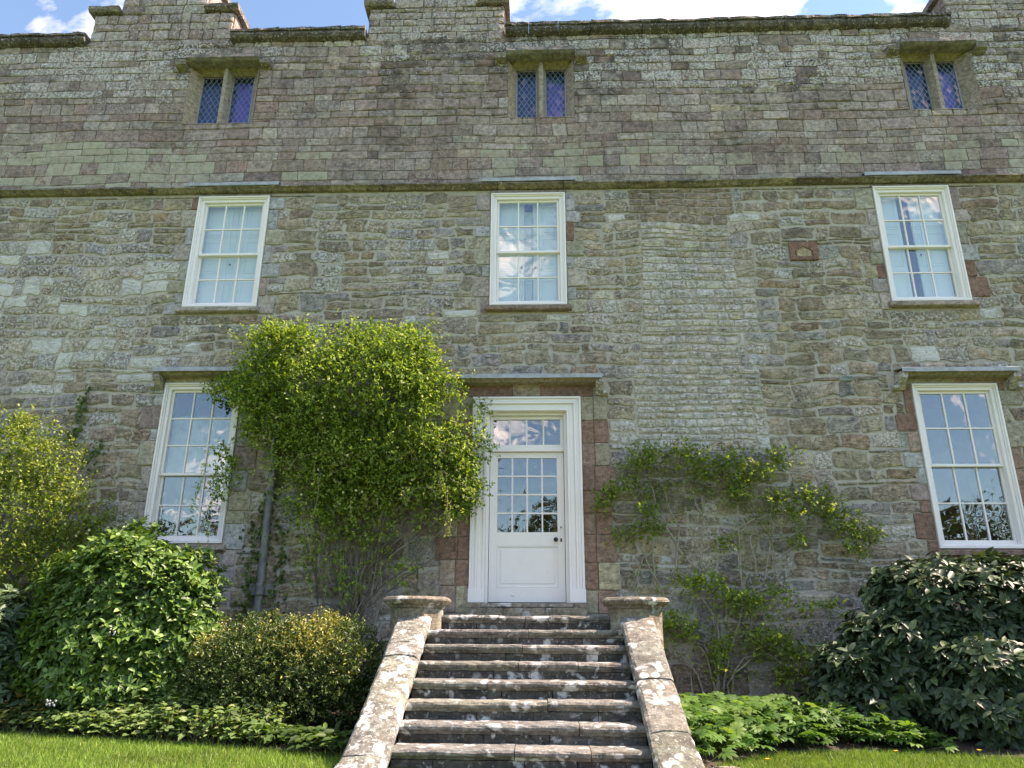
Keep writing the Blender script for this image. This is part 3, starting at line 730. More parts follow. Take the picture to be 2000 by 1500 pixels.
# ---- sash windows
def pane_grid(mbars, fr, x0, x1, z0, z1, nc, nr, y, bar=.02, depth=.03, matp='glass', pname='pane'):
    """glazing bars into mbars, one glass pane object per opening"""
    cw = (x1-x0)/nc; rh = (z1-z0)/nr
    for i in range(1, nc): mbars.box(x0+cw*i-bar/2, x0+cw*i+bar/2, y-depth*.55, y+depth*.45, z0, z1)
    for j in range(1, nr):
        for i in range(nc):
            a = x0+cw*i+(bar/2 if i else 0); b = x0+cw*(i+1)-(bar/2 if i < nc-1 else 0)
            mbars.box(a, b, y-depth*.53, y+depth*.43, z0+rh*j-bar/2, z0+rh*j+bar/2)
    for i in range(nc):
        for j in range(nr):
            a, b = x0+cw*i, x0+cw*(i+1); c, d = z0+rh*j, z0+rh*(j+1); tx, tz = random.uniform(-.005, .005), random.uniform(-.005, .005)
            vs_ = []
            for yo in (0, .003):
                for (px, pz) in ((a, c), (b, c), (b, d), (a, d)): vs_.append((px, y+yo+tx*(px-(a+b)/2)+tz*(pz-(c+d)/2), pz))
            MB().add(vs_, [(0, 1, 2, 3), (7, 6, 5, 4), (0, 4, 5, 1), (1, 5, 6, 2), (2, 6, 7, 3), (3, 7, 4, 0)]).build(pname, M[matp], fr, centre=True)
def sash_window(key, meet, rt, rb, lab, sill_c, sill=True):
    x0, x1, z0, z1 = SASH[key]; mb = MB()
    mb.ring(x0, x1, z0, z1, .026, -.035, .10, .035); mb.ring(x0+.026, x1-.026, z0+.035, z1-.026, .018, -.018, .10, .012)
    mb.ring(x0+.044, x1-.044, z0+.047, z1-.044, .045, .004, .16, .012)
    fr = mb.build('sash_window', M['white'], house, bevel=.004); tag(fr, lab)
    ix0, ix1, iz0, iz1 = x0+.089, x1-.089, z0+.059, z1-.089
    # upper sash in front, lower sash behind it
    s = MB(); st = .034
    s.ring(ix0+.001, ix1-.001, meet-.018, iz1-.001, st, .045, .085, .036); pane_grid(s, fr, ix0+st, ix1-st, meet+.018, iz1-st, 3, rt, .066)
    s.build('upper_sash', M['white'], fr, bevel=.003)
    s = MB(); s.ring(ix0+.001, ix1-.001, iz0+.001, meet+.016, st, .088, .128, .055); pane_grid(s, fr, ix0+st, ix1-st, iz0+.055, meet-.018, 3, rb, .109)
    s.build('lower_sash', M['white'], fr, bevel=.003)
    # dark room behind
    s = MB(); a, b, c, d = ix0-.3, ix1+.3, iz0-.3, iz1+.3; y0_, y1_ = .165, 1.9
    s.add([(a, y0_, c), (b, y0_, c), (b, y0_, d), (a, y0_, d), (a, y1_, c), (b, y1_, c), (b, y1_, d), (a, y1_, d)], [(4, 5, 6, 7), (0, 1, 5, 4), (3, 7, 6, 2), (0, 4, 7, 3), (1, 2, 6, 5)])
    s.build('room', M['room'], fr)
    for (p, q, r_, t_, c_) in jamb[key]:
        g = stone_geo(p, q, r_, t_, .005, 2 if random.random() < .7 else 3, .008, .008, .010, c_, (.22, .08, .12), 0)
        MB().add(g['v'], g['f'], g['c'], g['w']).build('jamb_stone', M['dressed'], fr, centre=True)
    if sill:
        n = 6; MB().extrude_x([(.10, z0-.004), (-.07, z0-.02), (-.085, z0-.035), (-.085, z0-.085), (-.06, z0-.10), (.06, z0-.10)], [x0-.06+(x1-x0+.12)*i/n for i in range(n+1)], sill_c, (.35, .1, .2), .003).build('sill', M['ashlar'], fr)
    if key[0] == 'U':      # dressed strip under the moulding and the stones below the sill
        MB().extrude_x([(.05, 8.18), (-.02, 8.18), (-.022, z1+.004), (.05, z1+.004)], [x0-.02+(x1-x0+.04)*i/5 for i in range(6)], vary((.24, .21, .17), .1), (.25, .1, .3), .002).build('lintel', M['dressed'], fr)
        lead_strip(x0-.14, x1+.16, 8.325, .135, fr)
    return fr
wUL = sash_window('UL', 7.18, 2, 2, 'upper sash window at the left with closed white shutters', (.36, .33, .28))
wUC = sash_window('UC', 7.16, 2, 2, 'upper sash window above the door with white shutters', (.23, .17, .14))
wUR = sash_window('UR', 7.17, 2, 2, 'upper sash window at the right with one shutter ajar', (.30, .25, .21))
wLL = sash_window('LL', 3.80, 3, 2, 'tall ground floor sash window half hidden by the climber', (.30, .26, .21))
wLR = sash_window('LR', 3.90, 2, 2, 'tall ground floor sash window at the right reflecting clouds', (.24, .16, .13))
def shutter_leaf(fr, x0, x1, z0, z1, y, ang=0.0, hinge=None):
    mb = MB(); mb.box(x0, x1, y, y+.025, z0, z1)
    w = x1-x0; h = z1-z0
    for (a, b) in ((.04, .30), (.34, .64), (.68, .96)): 
        mb.ring(x0+w*.12, x1-w*.12, z0+h*a, z0+h*b, .014, y-.008, y+.001)
        mb.box(x0+w*.12+.04, x1-w*.12-.04, y-.006, y+.001, z0+h*a+.04, z0+h*b-.04)
    if ang:
        ca, sa = math.cos(ang), math.sin(ang); mb.v = [(hinge+(p[0]-hinge)*ca-(p[1]-y)*sa, y+(p[0]-hinge)*sa+(p[1]-y)*ca, p[2]) for p in mb.v]
    return mb.build('shutter', M['shutter'], fr, bevel=.003)
def ring_pull(fr, x, z, y):
    MB().lathe([(.001, 0), (.012, 0), (.014, .006), (.001, .008)], 8, 0, 0).tube([(.016*math.cos(t*.8), 0.0, .016*math.sin(t*.8)-.014) for t in range(9)], .003, 4)
    m = MB(); m.box(x-.010, x+.010, y-.012, y-.001, z-.010, z+.010); m.tube([(x+.016*math.cos(t*.785), y-.012, z-.012+.016*math.sin(t*.785)) for t in range(9)], .0035, 4)
    m.build('ring_pull', M['iron'], fr)
for fr, key, gaps in ((wUL, 'UL', 0), (wUC, 'UC', 1), (wUR, 'UR', 2)):
    x0, x1, z0, z1 = SASH[key]; a, b = x0+.06, x1-.06; zz0, zz1 = z0+.03, z1-.03; y = .19; mid = (a+b)/2
    if gaps == 0:
        shutter_leaf(fr, a, a+.42, zz0, zz1, y); shutter_leaf(fr, a+.423, mid+.02, zz0, zz1, y+.004); shutter_leaf(fr, mid+.023, b-.345, zz0, zz1, y+.004); shutter_leaf(fr, b-.342, b, zz0, zz1, y)
        ring_pull(fr, mid-.02, z0+.80, y)
    elif gaps == 1:
        shutter_leaf(fr, a, a+.34, zz0, zz1, y); shutter_leaf(fr, b-.34, b, zz0, zz1, y); shutter_leaf(fr, a+.343, mid-.06, zz0, zz1, y+.02); shutter_leaf(fr, mid+.07, b-.343, zz0, zz1, y+.02)
        shutter_leaf(fr, mid-.07, mid+.08, zz0, zz1-.12, y+.09); ring_pull(fr, mid-.10, z0+.72, y+.02); ring_pull(fr, mid+.11, z0+.72, y+.02)
    else:
        shutter_leaf(fr, a, a+.36, zz0, zz1, y); shutter_leaf(fr, b-.34, b, zz0, zz1, y); shutter_leaf(fr, b-.46, b-.343, zz0, zz1, y+.01); ring_pull(fr, b-.41, z0+.85, y+.01)
M['cloud_tone'] = plain('cloud_reflection_sheet', (.40, .41, .38), .9, 8, .25)
# grey sheet painting a cloud reflection into the left ground floor window
MB().extrude_x([(.21, 4.66), (.20, 4.66), (.20, 3.80), (.21, 3.80)], [SASH['LL'][0]+.09+.0385*i for i in range(25)], (.4, .4, .4), (0, 0, 0), .008).build('cloud_reflection_sheet', M['cloud_tone'], wLL)
# lead covered hoods over the ground floor openings
def hood(key, parent, lintel_cols):
    x0, x1, z = HOODS[key]; zl = 4.875 if key == 'D' else SASH[key][3]+.006
    n = len(lintel_cols); a, b = (x0+.12, x1-.12)
    for i, c_ in enumerate(lintel_cols):
        p = a+(b-a)*i/n; q = a+(b-a)*(i+1)/n
        MB().extrude_x([(.04, z-.06), (-.035, z-.06), (-.04, z-.10), (-.012, z-.125), (-.014, zl), (.04, zl)], [p+.002, (p+q)/2, q-.002], vary(c_, .06), (.15, .05, .15), .002).build('lintel', M['dressed'], parent, centre=True)
    MB().extrude_x([(.03, z+.005), (-.19, z-.03), (-.20, z-.045), (-.15, z-.085), (-.05, z-.10), (.03, z-.10)], [x0+.03+(x1-x0-.06)*i/6 for i in range(7)], (.24, .21, .16), (.3, .2, .35), .003).build('hood_mould', M['dressed'], parent)
    lead_strip(x0, x1, z, .225, parent, 'lead_cover', .05)
    for sg, xe in ((-1, x0), (1, x1)):
        xa, xb = (xe-.01, xe+.085) if sg < 0 else (xe-.085, xe+.01)
        MB().extrude_x([(.03, z-.036), (-.19, z-.038), (-.195, z-.12), (-.15, z-.15), (-.03, z-.25), (.03, z-.25)], [xa, (xa+xb)/2, xb], (.31, .28, .23), (.62, .15, .3), .006).build('label_stop', M['ashlar'], parent, centre=True)
        xa, xb = (xe-.085, xe-.012) if sg < 0 else (xe+.012, xe+.085)
        MB().extrude_x([(.03, z-.17), (-.10, z-.20), (-.11, z-.24), (-.04, z-.265), (.03, z-.27)], [xa, (xa+xb)/2, xb], (.30, .27, .22), (.65, .15, .3), .006).build('label_stop', M['ashlar'], parent, centre=True)
hood('LL', wLL, [(.30, .27, .20), (.28, .25, .19)]); hood('LR', wLR, [(.30, .28, .21), (.24, .17, .14)])

# ---- front door
x0, x1, z0, z1 = DOOR; z0 = 2.125
mb = MB()
for (o0, o1, ya, yb) in ((0, .030, -.055, .06), (.030, .072, -.035, .06), (.072, .10, -.048, .06), (.10, .165, -.020, .06), (.165, .195, -.030, .22)):
    mb.box(x0+o0, x0+o1, ya, yb, z0+.17, z1-o1); mb.box(x1-o1, x1-o0, ya, yb, z0+.17, z1-o1); mb.box(x0+o0, x1-o0, ya, yb, z1-o1, z1-o0)
for xa, xb in ((x0-.008, x0+.197), (x1-.197, x1+.008)): mb.box(xa, xb, -.065, .22, z0, z0+.17)
for xa, xb in ((x0+.195, x0+.235), (x1-.235, x1-.195)): mb.box(xa, xb, .06, .20, z0, z1-.235)
mb.box(x0+.195, x1-.195, .06, .20, z1-.235, z1-.195)
surround = mb.build('door_surround', M['white'], house, bevel=.004); tag(surround, 'white stepped wooden architrave around the front door')
for (p, q, r_, t_, c_) in jamb['D']:
    g = stone_geo(p, q, r_, t_, .003, 2, .004, .010 if min(abs(p), abs(r_)) < .80 else .022, .006, c_, (.12, .05, .12), 0)
    MB().add(g['v'], g['f'], g['c'], g['w']).build('jamb_stone', M['dressed'], surround, centre=True)
hood('D', surround, [(.22, .135, .11), (.20, .12, .10), (.30, .25, .20), (.22, .135, .11), (.21, .13, .105)])
dx0, dx1 = x0+.237, x1-.237; tz = 4.165
mb = MB(); mb.ring(dx0, dx1, tz, z1-.237, .045, .12, .18, .05); mb.box(dx0, dx1, .10, .18, tz-.045, tz)
fan = mb.build('fanlight', M['white'], house, bevel=.003); tag(fan, 'row of four panes above the front door')
b_ = MB(); pane_grid(b_, fan, dx0+.045, dx1-.045, tz+.05, z1-.282, 4, 1, .15, .02, .03); b_.build('glazing_bars', M['white'], fan)
y0 = .145; mb = MB(); dz1 = tz-.05; gx0, gx1 = -.405, .40; g0, g1 = 3.03, 4.035
mb.box(dx0+.004, gx0, y0, y0+.045, z0+.012, dz1); mb.box(gx1, dx1-.004, y0, y0+.045, z0+.012, dz1)
mb.box(gx0, gx1, y0, y0+.045, g1, dz1); mb.box(gx0, gx1, y0, y0+.045, 2.85, g0); mb.box(gx0, gx1, y0, y0+.045, z0+.012, 2.32)
door = mb.build('front_door', M['white'], house, bevel=.002); tag(door, 'white front door with sixteen panes over one panel')
mb = MB(); mb.box(gx0+.001, gx1-.001, y0+.016, y0+.04, 2.321, 2.849); mb.ring(gx0+.001, gx1-.001, 2.321, 2.849, .014, y0+.004, y0+.017); mb.box(gx0+.05, gx1-.05, y0+.008, y0+.0165, 2.37, 2.80); mb.build('panel', M['white'], door, bevel=.003)
b_ = MB(); pane_grid(b_, door, gx0, gx1, g0, g1, 4, 4, y0+.024, .02, .03); b_.build('glazing_bars', M['white'], door)
def knob(name, x, z, r, parent, mat):
    mb = MB(); k = 12; prof = [(r*.45, 0), (r*.4, -.02), (r*.75, -.028), (r, -.042), (r*.9, -.058), (r*.4, -.066)]
    vs_ = []; fs_ = []
    for q, yy in prof:
        for j in range(k): t = 2*math.pi*j/k; vs_.append((x+q*math.cos(t), y0+yy, z+q*math.sin(t)))
    for i in range(len(prof)-1):
        for j in range(k): a = i*k+j; b = i*k+(j+1) % k; fs_.append((a, b, b+k, a+k))
    fs_.append(tuple(range((len(prof)-1)*k, len(prof)*k))); mb.add(vs_, fs_); return mb.build(name, mat, parent, smooth=True)
knob('door_knob', .375, 2.93, .031, door, M['iron']); knob('cylinder_lock', .445, 3.09, .014, door, M['came'])
MB().box(.434, .456, y0-.006, y0+.001, 2.905, 2.95).build('keyhole_plate', M['iron'], door, bevel=.003)
mb = MB(); mb.box(-.21, -.17, y0-.018, y0+.001, 2.215, 2.235); mb.build('door_stud', M['white'], door, bevel=.006)
mb = MB(); a, b, c, d = dx0-.3, dx1+.3, 1.9, z1; mb.add([(a, .225, c), (b, .225, c), (b, .225, d), (a, .225, d), (a, 3, c), (b, 3, c), (b, 3, d), (a, 3, d)], [(4, 5, 6, 7), (0, 1, 5, 4), (3, 7, 6, 2), (0, 4, 7, 3), (1, 2, 6, 5)]); mb.build('room', M['room'], door)
# threshold stones
for (a, b, zl, zh, ya) in ((-.77, -.30, 1.95, 2.055, -.17), (-.30, .22, 1.95, 2.055, -.17), (.22, .755, 1.95, 2.055, -.17)):
    MB().box(a+.003, b-.003, ya, .16, zl, zh, vary((.24, .21, .15), .1), (.4, .3, .5), .004).build('threshold_stone', M['step'], door, bevel=.008)
for a, b in ((-.77, -.585), (.585, .755)): MB().box(a, b, -.14, .2, 2.058, 2.122, vary((.25, .22, .17), .1), (.4, .3, .5), .003).build('threshold_stone', M['step'], door, bevel=.006)
MB().extrude_x([(.3, 2.122), (-.10, 2.118), (-.115, 2.105), (-.115, 2.075), (-.10, 2.058), (.3, 2.058)], [-.58+1.16*i/8 for i in range(9)], (.24, .22, .18), (.5, .2, .5), .002).build('door_sill', M['step'], door)

# ---- carved plaque, vent
mb = MB(); mb.ring(3.845, 4.255, 6.935, 7.23, .075, -.028, .03, .055, RD)
mb.add([(3.92, -.027, 7.156), (4.05, -.027, 7.156), (3.92, -.027, 7.075), (4.18, -.027, 7.156), (4.18, -.027, 7.075), (3.92, .0, 7.156), (4.05, .0, 7.156), (3.92, .0, 7.075), (4.18, .0, 7.156), (4.18, .0, 7.075)], [(0, 2, 1), (3, 1, 4), (2, 7, 6, 1), (1, 6, 9, 4)], RD)
pl = mb.build('carved_plaque', M['dressed'], house); tag(pl, 'red sandstone frame round a small carved shield-shaped panel')
MB().add([(3.95, -.012, 6.99), (4.15, -.012, 6.99), (4.16, -.012, 7.09), (4.05, -.012, 7.165), (3.94, -.012, 7.09), (4.05, -.026, 7.07)], [(0, 1, 5), (1, 2, 5), (2, 3, 5), (3, 4, 5), (4, 0, 5)], (.45, .37, .24), (.3, .1, .2)).build('carved_panel', M['ashlar'], pl)
MB().box(3.91, 4.19, .0, .025, 6.985, 7.16, (.28, .22, .15)).build('backing_stone', M['ashlar'], pl)
mb = MB(); mb.ring(4.315, 4.485, 5.075, 5.14, .008, -.025, .02)
for i in range(1, 10): mb.box(4.315+.017*i-.003, 4.315+.017*i+.003, -.022, -.014, 5.083, 5.132)
for j in range(1, 4): mb.box(4.323, 4.477, -.0135, -.009, 5.075+.016*j-.003, 5.075+.016*j+.003)
v_ = mb.build('air_vent', M['vent'], house); tag(v_, 'small pale green wire vent set in the rubble')

# ------------------------------------------------------------------ staircase
stair = empty('stone_staircase', (0, -2.4, GZ), 'lichen-spotted stone staircase with sloping side walls up to the door', 'stairs')
SY, SZ, TR, RS_ = -1.35, 1.945, .293, .151
SW = 1.03
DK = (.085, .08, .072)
def nprof(y, z, back): return [(y+back, z), (y+.028, z+.001), (y+.010, z-.006), (y, z-.024), (y+.003, z-.044), (y+.016, z-.056), (y+.026, z-.058), (y+.030, z-.068), (y+.040, z-.082), (y+back, z-.082)]
JO = [(.0,), (.04,), (-.02, ), (-.05, .52), (-.33,), (.22,), (.48,), (-.05, .55)]
for i in range(8):
    y = SY - TR*i; z = SZ - RS_*i
    st_ = MB()
    # riser of several blocks
    x = -SW
    first = True
    while x < SW-.02:
        w = min(random.uniform(.32, .75), SW-x)
        if SW-x-w < .18: w = SW-x
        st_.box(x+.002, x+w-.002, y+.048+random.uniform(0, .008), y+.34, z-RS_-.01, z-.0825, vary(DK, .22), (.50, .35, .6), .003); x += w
    so = st_.build('step', M['step'], stair, bevel=.006)
    js = [-SW] + list(JO[i]) + [SW]; back = 1.36 if i == 0 else .36
    for a, b in zip(js, js[1:]):
        n = max(4, int((b-a)/.07)); dz = random.uniform(-.004, .004); sl = random.uniform(-.004, .004); mb = MB(); p = nprof(y+random.uniform(-.006, .006), z+dz, back); st0 = len(mb.v)
        mb.extrude_x(p, [a+.003+(b-a-.006)*k/n for k in range(n+1)], vary((.148, .15, .132), .16), (.50, .25, .6), .0036)
        npf = len(p)
        for k in range(n+1):     # worn hollows along the nose
            d = .022*max(0, vn((a+(b-a)*k/n)*5, i*3.3, 1, 71)-.55)*2
            for q in range(1, 7): vx = mb.v[k*npf+q]; mb.v[k*npf+q] = (vx[0], vx[1]+d, vx[2]-d*.6)
        mb.build('nosing_slab', M['step'], so, smooth=False)
    if i == 4: MB().box(-.56, -.40, y+.03, y+.05, z-.11, z-.084, (.02, .02, .02)).build('chip_shade_block', M['iron'], so)  # solid dark block stands in for the shade of a chipped hollow
# landing mass
lm = MB(); lm.box(-SW, SW, SY+.1, -.0, GZ-.1, SZ-.09, (.2, .18, .15), (.3, .1, .3)); lm.build('landing_core', M['step'], stair)
# sloping side walls with coping slabs
def cheek(sg, cuts):
    yt, yb = SY-.10, -3.95; slope = RS_/TR
    def ztop(y):
        return SZ + .085 + (y-SY)*slope if y > -3.55 else (SZ+.085 + (-3.55-SY)*slope) + (y+3.55)*slope*.75
    wall = MB(); yy = [yt - (yt-yb)*k/10 for k in range(11)]; vs_ = []; 
    for y in yy:
        zt = ztop(y)-.10
        for (x, z) in ((1.05, GZ-.05), (1.05, zt), (1.33, zt), (1.33, GZ-.05)): vs_.append((sg*x, y, z))
    fs_ = [(0, 1, 2, 3), (40, 43, 42, 41)] + [(k*4+j, k*4+(j+1) % 4, k*4+4+(j+1) % 4, k*4+4+j) for k in range(10) for j in range(4)]
    wall.add(vs_, fs_, (.26, .24, .20), (.45, .2, .3)); wo_ = wall.build('side_wall', M['step'], stair)
    for a, b in zip(cuts, cuts[1:]):
        n = max(4, int(abs(b-a)/.07)); mb = MB(); prof = [(-.0, -.12), (-.012, -.04), (.004, -.012), (.03, .004), (.12, .016), (.22, .016), (.315, .004), (.338, -.02), (.342, -.12)]; m = len(prof)
        dz = random.uniform(-.008, .008); vs_ = []
        for k in range(n+1):
            y = a-.004 + (b-a+.008)*k/n; zt = ztop(y)+dz; fl = .10*sstep(-3.3, -4.0, y)
            e = .012 if k in (0, n) else 0
            for (q, r_) in prof: vs_.append((sg*(1.015+q*(1+fl)) + random.uniform(-.004, .004), y+random.uniform(-.003, .003), zt+r_-e*(r_ > -.1)+random.uniform(-.005, .005)))
        fs_ = [tuple(range(m)), tuple(range(n*m+m-1, n*m-1, -1))] + [(k*m+j, k*m+m+j, k*m+m+(j+1) % m, k*m+(j+1) % m) for k in range(n) for j in range(m)]
        if sg < 0: fs_ = [f[::-1] for f in fs_]
        mb.add(vs_, fs_, vary((.162, .168, .138), .14), (.60 if sg < 0 else .52, .35, .62)); mb.build('coping_slab', M['step'], wo_, smooth=False)
cheek(1, (-1.48, -2.02, -2.62, -3.30, -3.95)); cheek(-1, (-1.48, -1.64, -2.06, -2.28, -3.14, -3.62, -3.95))
for sg, lab in ((-1, 'left octagonal pier at the top of the steps'), (1, 'right octagonal pier at the top of the steps')):
    cx, cy = sg*1.195, -1.30
    mb = MB(); zz_ = [GZ-.05, 1.2, 1.48, 1.78, 2.005]
    mb.lathe([(.298, q) for q in zz_], 8, cx, cy, R(22.5), (.20, .17, .125), (.42, .6, .6), .004)
    p = mb.build('pier', M['step'], stair, bevel=.003); tag(p, lab)
    MB().lathe([(.29, 2.003), (.315, 2.02), (.325, 2.04), (.36, 2.055), (.385, 2.085), (.388, 2.10), (.37, 2.12), (.34, 2.13)], 8, cx, cy, R(22.5), (.18, .162, .125), (.50, .35, .6), .005).build('cap', M['step'], p, bevel=.004)

# ------------------------------------------------------------------ lead drainpipe
pipe = empty('drainpipe', (-3.42, -.08, GZ), 'grey lead drainpipe with square bracket half hidden by climber', 'drainpipe')
mb = MB(); mb.tube([(-3.43, -.085, z_) for z_ in (GZ, 1.6, 2.4, 3.2, 4.0, 4.9)], .052, 12); mb.build('pipe', M['pipelead'], pipe, smooth=True)
for zb_ in (2.20, 4.0):
    mb = MB(); mb.box(-3.60, -3.27, -.05, -.036, zb_, zb_+.145); mb.build('bracket', M['pipelead'], pipe, bevel=.004)
    mb = MB(); mb.lathe([(.058, zb_-.005), (.066, zb_+.005), (.062, zb_+.03), (.062, zb_+.11), (.068, zb_+.13), (.058, zb_+.145)], 12, -3.43, -.085); mb.build('collar', M['pipelead'], pipe, smooth=True)

# ------------------------------------------------------------------ planting
rng = np.random.default_rng(3)
def unit(a): return a/np.maximum(np.linalg.norm(a, axis=-1, keepdims=True), 1e-9)
T_SMALL = (np.array([(0, 0, 0), (.42, .5, .10), (1, 0, -.08), (.42, -.5, .10)]), np.array([(0, 2, 1), (0, 3, 2)]))
T_MED = (np.array([(0, 0, 0), (.28, .42, .08), (.30, 0, -.02), (.28, -.42, .08), (.66, .40, .04), (.68, 0, -.05), (.66, -.40, .04), (1, 0, -.14)]),
         np.array([(0, 2, 1), (0, 3, 2), (1, 2, 5), (1, 5, 4), (2, 3, 6), (2, 6, 5), (4, 5, 7), (5, 6, 7)]))
def palm():       # palmate leaf of seven toothed leaflets
    vs_ = []; fs_ = []
    for k in range(7):
        a = (k-3)*R(34); L_ = 1.0 - .10*abs(k-3); ca, sa = math.cos(a), math.sin(a); o = len(vs_)
        for (u, v, w) in ((.05, 0, 0), (.45, .13, .05), (.72, .17, .03), (1, 0, -.10), (.72, -.17, .03), (.45, -.13, .05)):
            vs_.append((L_*(u*ca-v*sa), L_*(u*sa+v*ca), w))
        fs_ += [(o, o+5, o+1), (o+1, o+5, o+4), (o+1, o+4, o+2), (o+2, o+4, o+3)]
    return np.array(vs_), np.array(fs_)
T_PALM = palm()
def leaf_geo(P, A, N, L, W, T):
    tv, tf = T; A = unit(A); B = unit(np.cross(N, A)); N2 = np.cross(A, B); n = len(P); k = len(tv)
    V = P[:, None, :] + L[:, None, None]*tv[None, :, 0, None]*A[:, None, :] + W[:, None, None]*tv[None, :, 1, None]*B[:, None, :] + L[:, None, None]*tv[None, :, 2, None]*N2[:, None, :]
    F = tf[None] + (np.arange(n)*k)[:, None, None]
    return V.reshape(-1, 3), F.reshape(-1, 3), k
def leaf_obj(name, P, A, N, L, W, col, T, mat, parent, kind='stuff', smooth=False):
    V, F, k = leaf_geo(P, A, N, L, W, T); tint = np.ones((len(V), 4), dtype=np.float32); tint[:, :3] = np.repeat(col, k, axis=0)
    o = bpy.data.objects.new(name, mesh_np(name, V, F, mat, tint, None, smooth)); link(o, parent)
    return tag(o, kind=kind)
def palette(n, cols, wts, k=.2):
    c = np.array(cols)[rng.choice(len(cols), n, p=np.array(wts)/np.sum(wts))]; return np.clip(c*rng.uniform(1-k, 1+k, (n, 1))*rng.uniform(.94, 1.06, (n, 3)), .003, .9)
def shoots(clumps, per_m2, nleaf, slen, lo=.55, hi=1.06, front=True, up=.35, ymax=-.015, wob=.18):
    """twigs spread through ellipsoids: returns leaf position, axis and a twig id"""
    PP = []; AA = []; II = []; sid = 0
    for (cx, cy, cz, rx, ry, rz) in clumps:
        area = 2*math.pi*(rx*rz+.5*ry*(rx+rz)); n = max(4, int(per_m2*area))
        u = unit(rng.normal(size=(n, 3)))
        if front: u[:, 1] = np.where(rng.random(n) < .75, -np.abs(u[:, 1]), u[:, 1])
        r = rng.uniform(lo, hi, n)*(1+wob*np.sin(u[:, 0]*7+cx*5)*np.cos(u[:, 2]*6+cz*4))
        p = np.array([cx, cy, cz]) + u*r[:, None]*np.array([rx, ry, rz])
        d = unit(u*.7 + np.array([0, 0, up]) + rng.normal(size=(n, 3))*.55)
        keep = p[:, 1] < ymax; p = p[keep]; d = d[keep]; n = len(p)
        ln = rng.uniform(.6, 1.3, n)*slen
        for j in range(nleaf):
            t = (j+rng.random(n)*.6)/nleaf
            q = p + d*(ln*t)[:, None]
            q[:, 1] = np.minimum(q[:, 1], ymax)
            ax = unit(d*.55 + rng.normal(size=(n, 3))*.75)
            PP.append(q); AA.append(ax); II.append(np.arange(n)+sid)
        sid += n
    return np.concatenate(PP), np.concatenate(AA), np.concatenate(II)
def normals_for(P, A, centre=None, upw=.7):
    N = rng.normal(size=P.shape)*.55 + np.array([0, -.35, upw])
    return unit(N - A*np.sum(N*A, axis=1, keepdims=True))
def stems(name, lines, r0, r1, y, parent, mat, wig=.03, sep_=False):
    mb = MB()
    for ln in lines:
        if sep_: mb = MB()
        pts = []; m = len(ln)
        for i in range(m-1):
            for k in range(4):
                t = k/4; pts.append((ln[i][0]+(ln[i+1][0]-ln[i][0])*t + random.uniform(-wig, wig)*.5, y(i/m) + random.uniform(-wig, wig), ln[i][1]+(ln[i+1][1]-ln[i][1])*t + random.uniform(-wig, wig)*.3))
        pts.append((ln[-1][0], y(1), ln[-1][1])); n = len(pts)
        mb.tube(pts, [r0+(r1-r0)*i/(n-1) for i in range(n)], 6)
        if sep_: mb.build(name, mat, parent, smooth=True)
    if not sep_: return tag(mb.build(name, mat, parent, smooth=True), kind='stuff')

# --- the big climber left of the door
LC = [(-3.44, 5.38, 0.57, 0.33), (-2.73, 5.4, 0.65, 0.37), (-2.02, 5.37, 0.65, 0.36), (-1.46, 5.39, 0.34, 0.27), (-3.68, 4.99, 0.42, 0.3), (-2.97, 4.87, 0.62, 0.5), (-2.26, 4.81, 0.69, 0.59), (-1.57, 4.8, 0.52, 0.5), (-1.19, 4.95, 0.3, 0.26), (-3.34, 4.41, 0.39, 0.32), (-2.63, 4.24, 0.43, 0.45), (-2.08, 4.07, 0.55, 0.45), (-1.53, 4.07, 0.53, 0.42), (-0.99, 4.04, 0.4, 0.33), (-0.8, 3.74, 0.25, 0.27), (-0.84, 3.4, 0.15, 0.15), (-1.38, 3.61, 0.37, 0.21), (-2.71, 3.61, 0.29, 0.3), (-2.26, 3.58, 0.3, 0.25), (-3.05, 3.95, .34, .34), (-1.9, 3.62, .4, .28), (-1.15, 3.72, .36, .3), (-2.4, 3.9, .5, .35), (-2.65, 3.24, 0.13, 0.21), (-4.02, 4.96, 0.26, 0.14), (-4.21, 4.91, 0.23, 0.13), (-3.85, 4.76, 0.22, 0.16), (-4.06, 4.02, 0.11, 0.09), (-3.97, 3.75, 0.14, 0.13), (-4.04, 3.48, 0.11, 0.16), (-0.6, 4.63, 0.11, 0.08), (-2.19, 5.82, 0.11, 0.13), (-1.45, 5.72, 0.17, 0.13), (-3.76, 5.68, 0.17, 0.13), (-0.49, 4.07, 0.11, 0.16)]
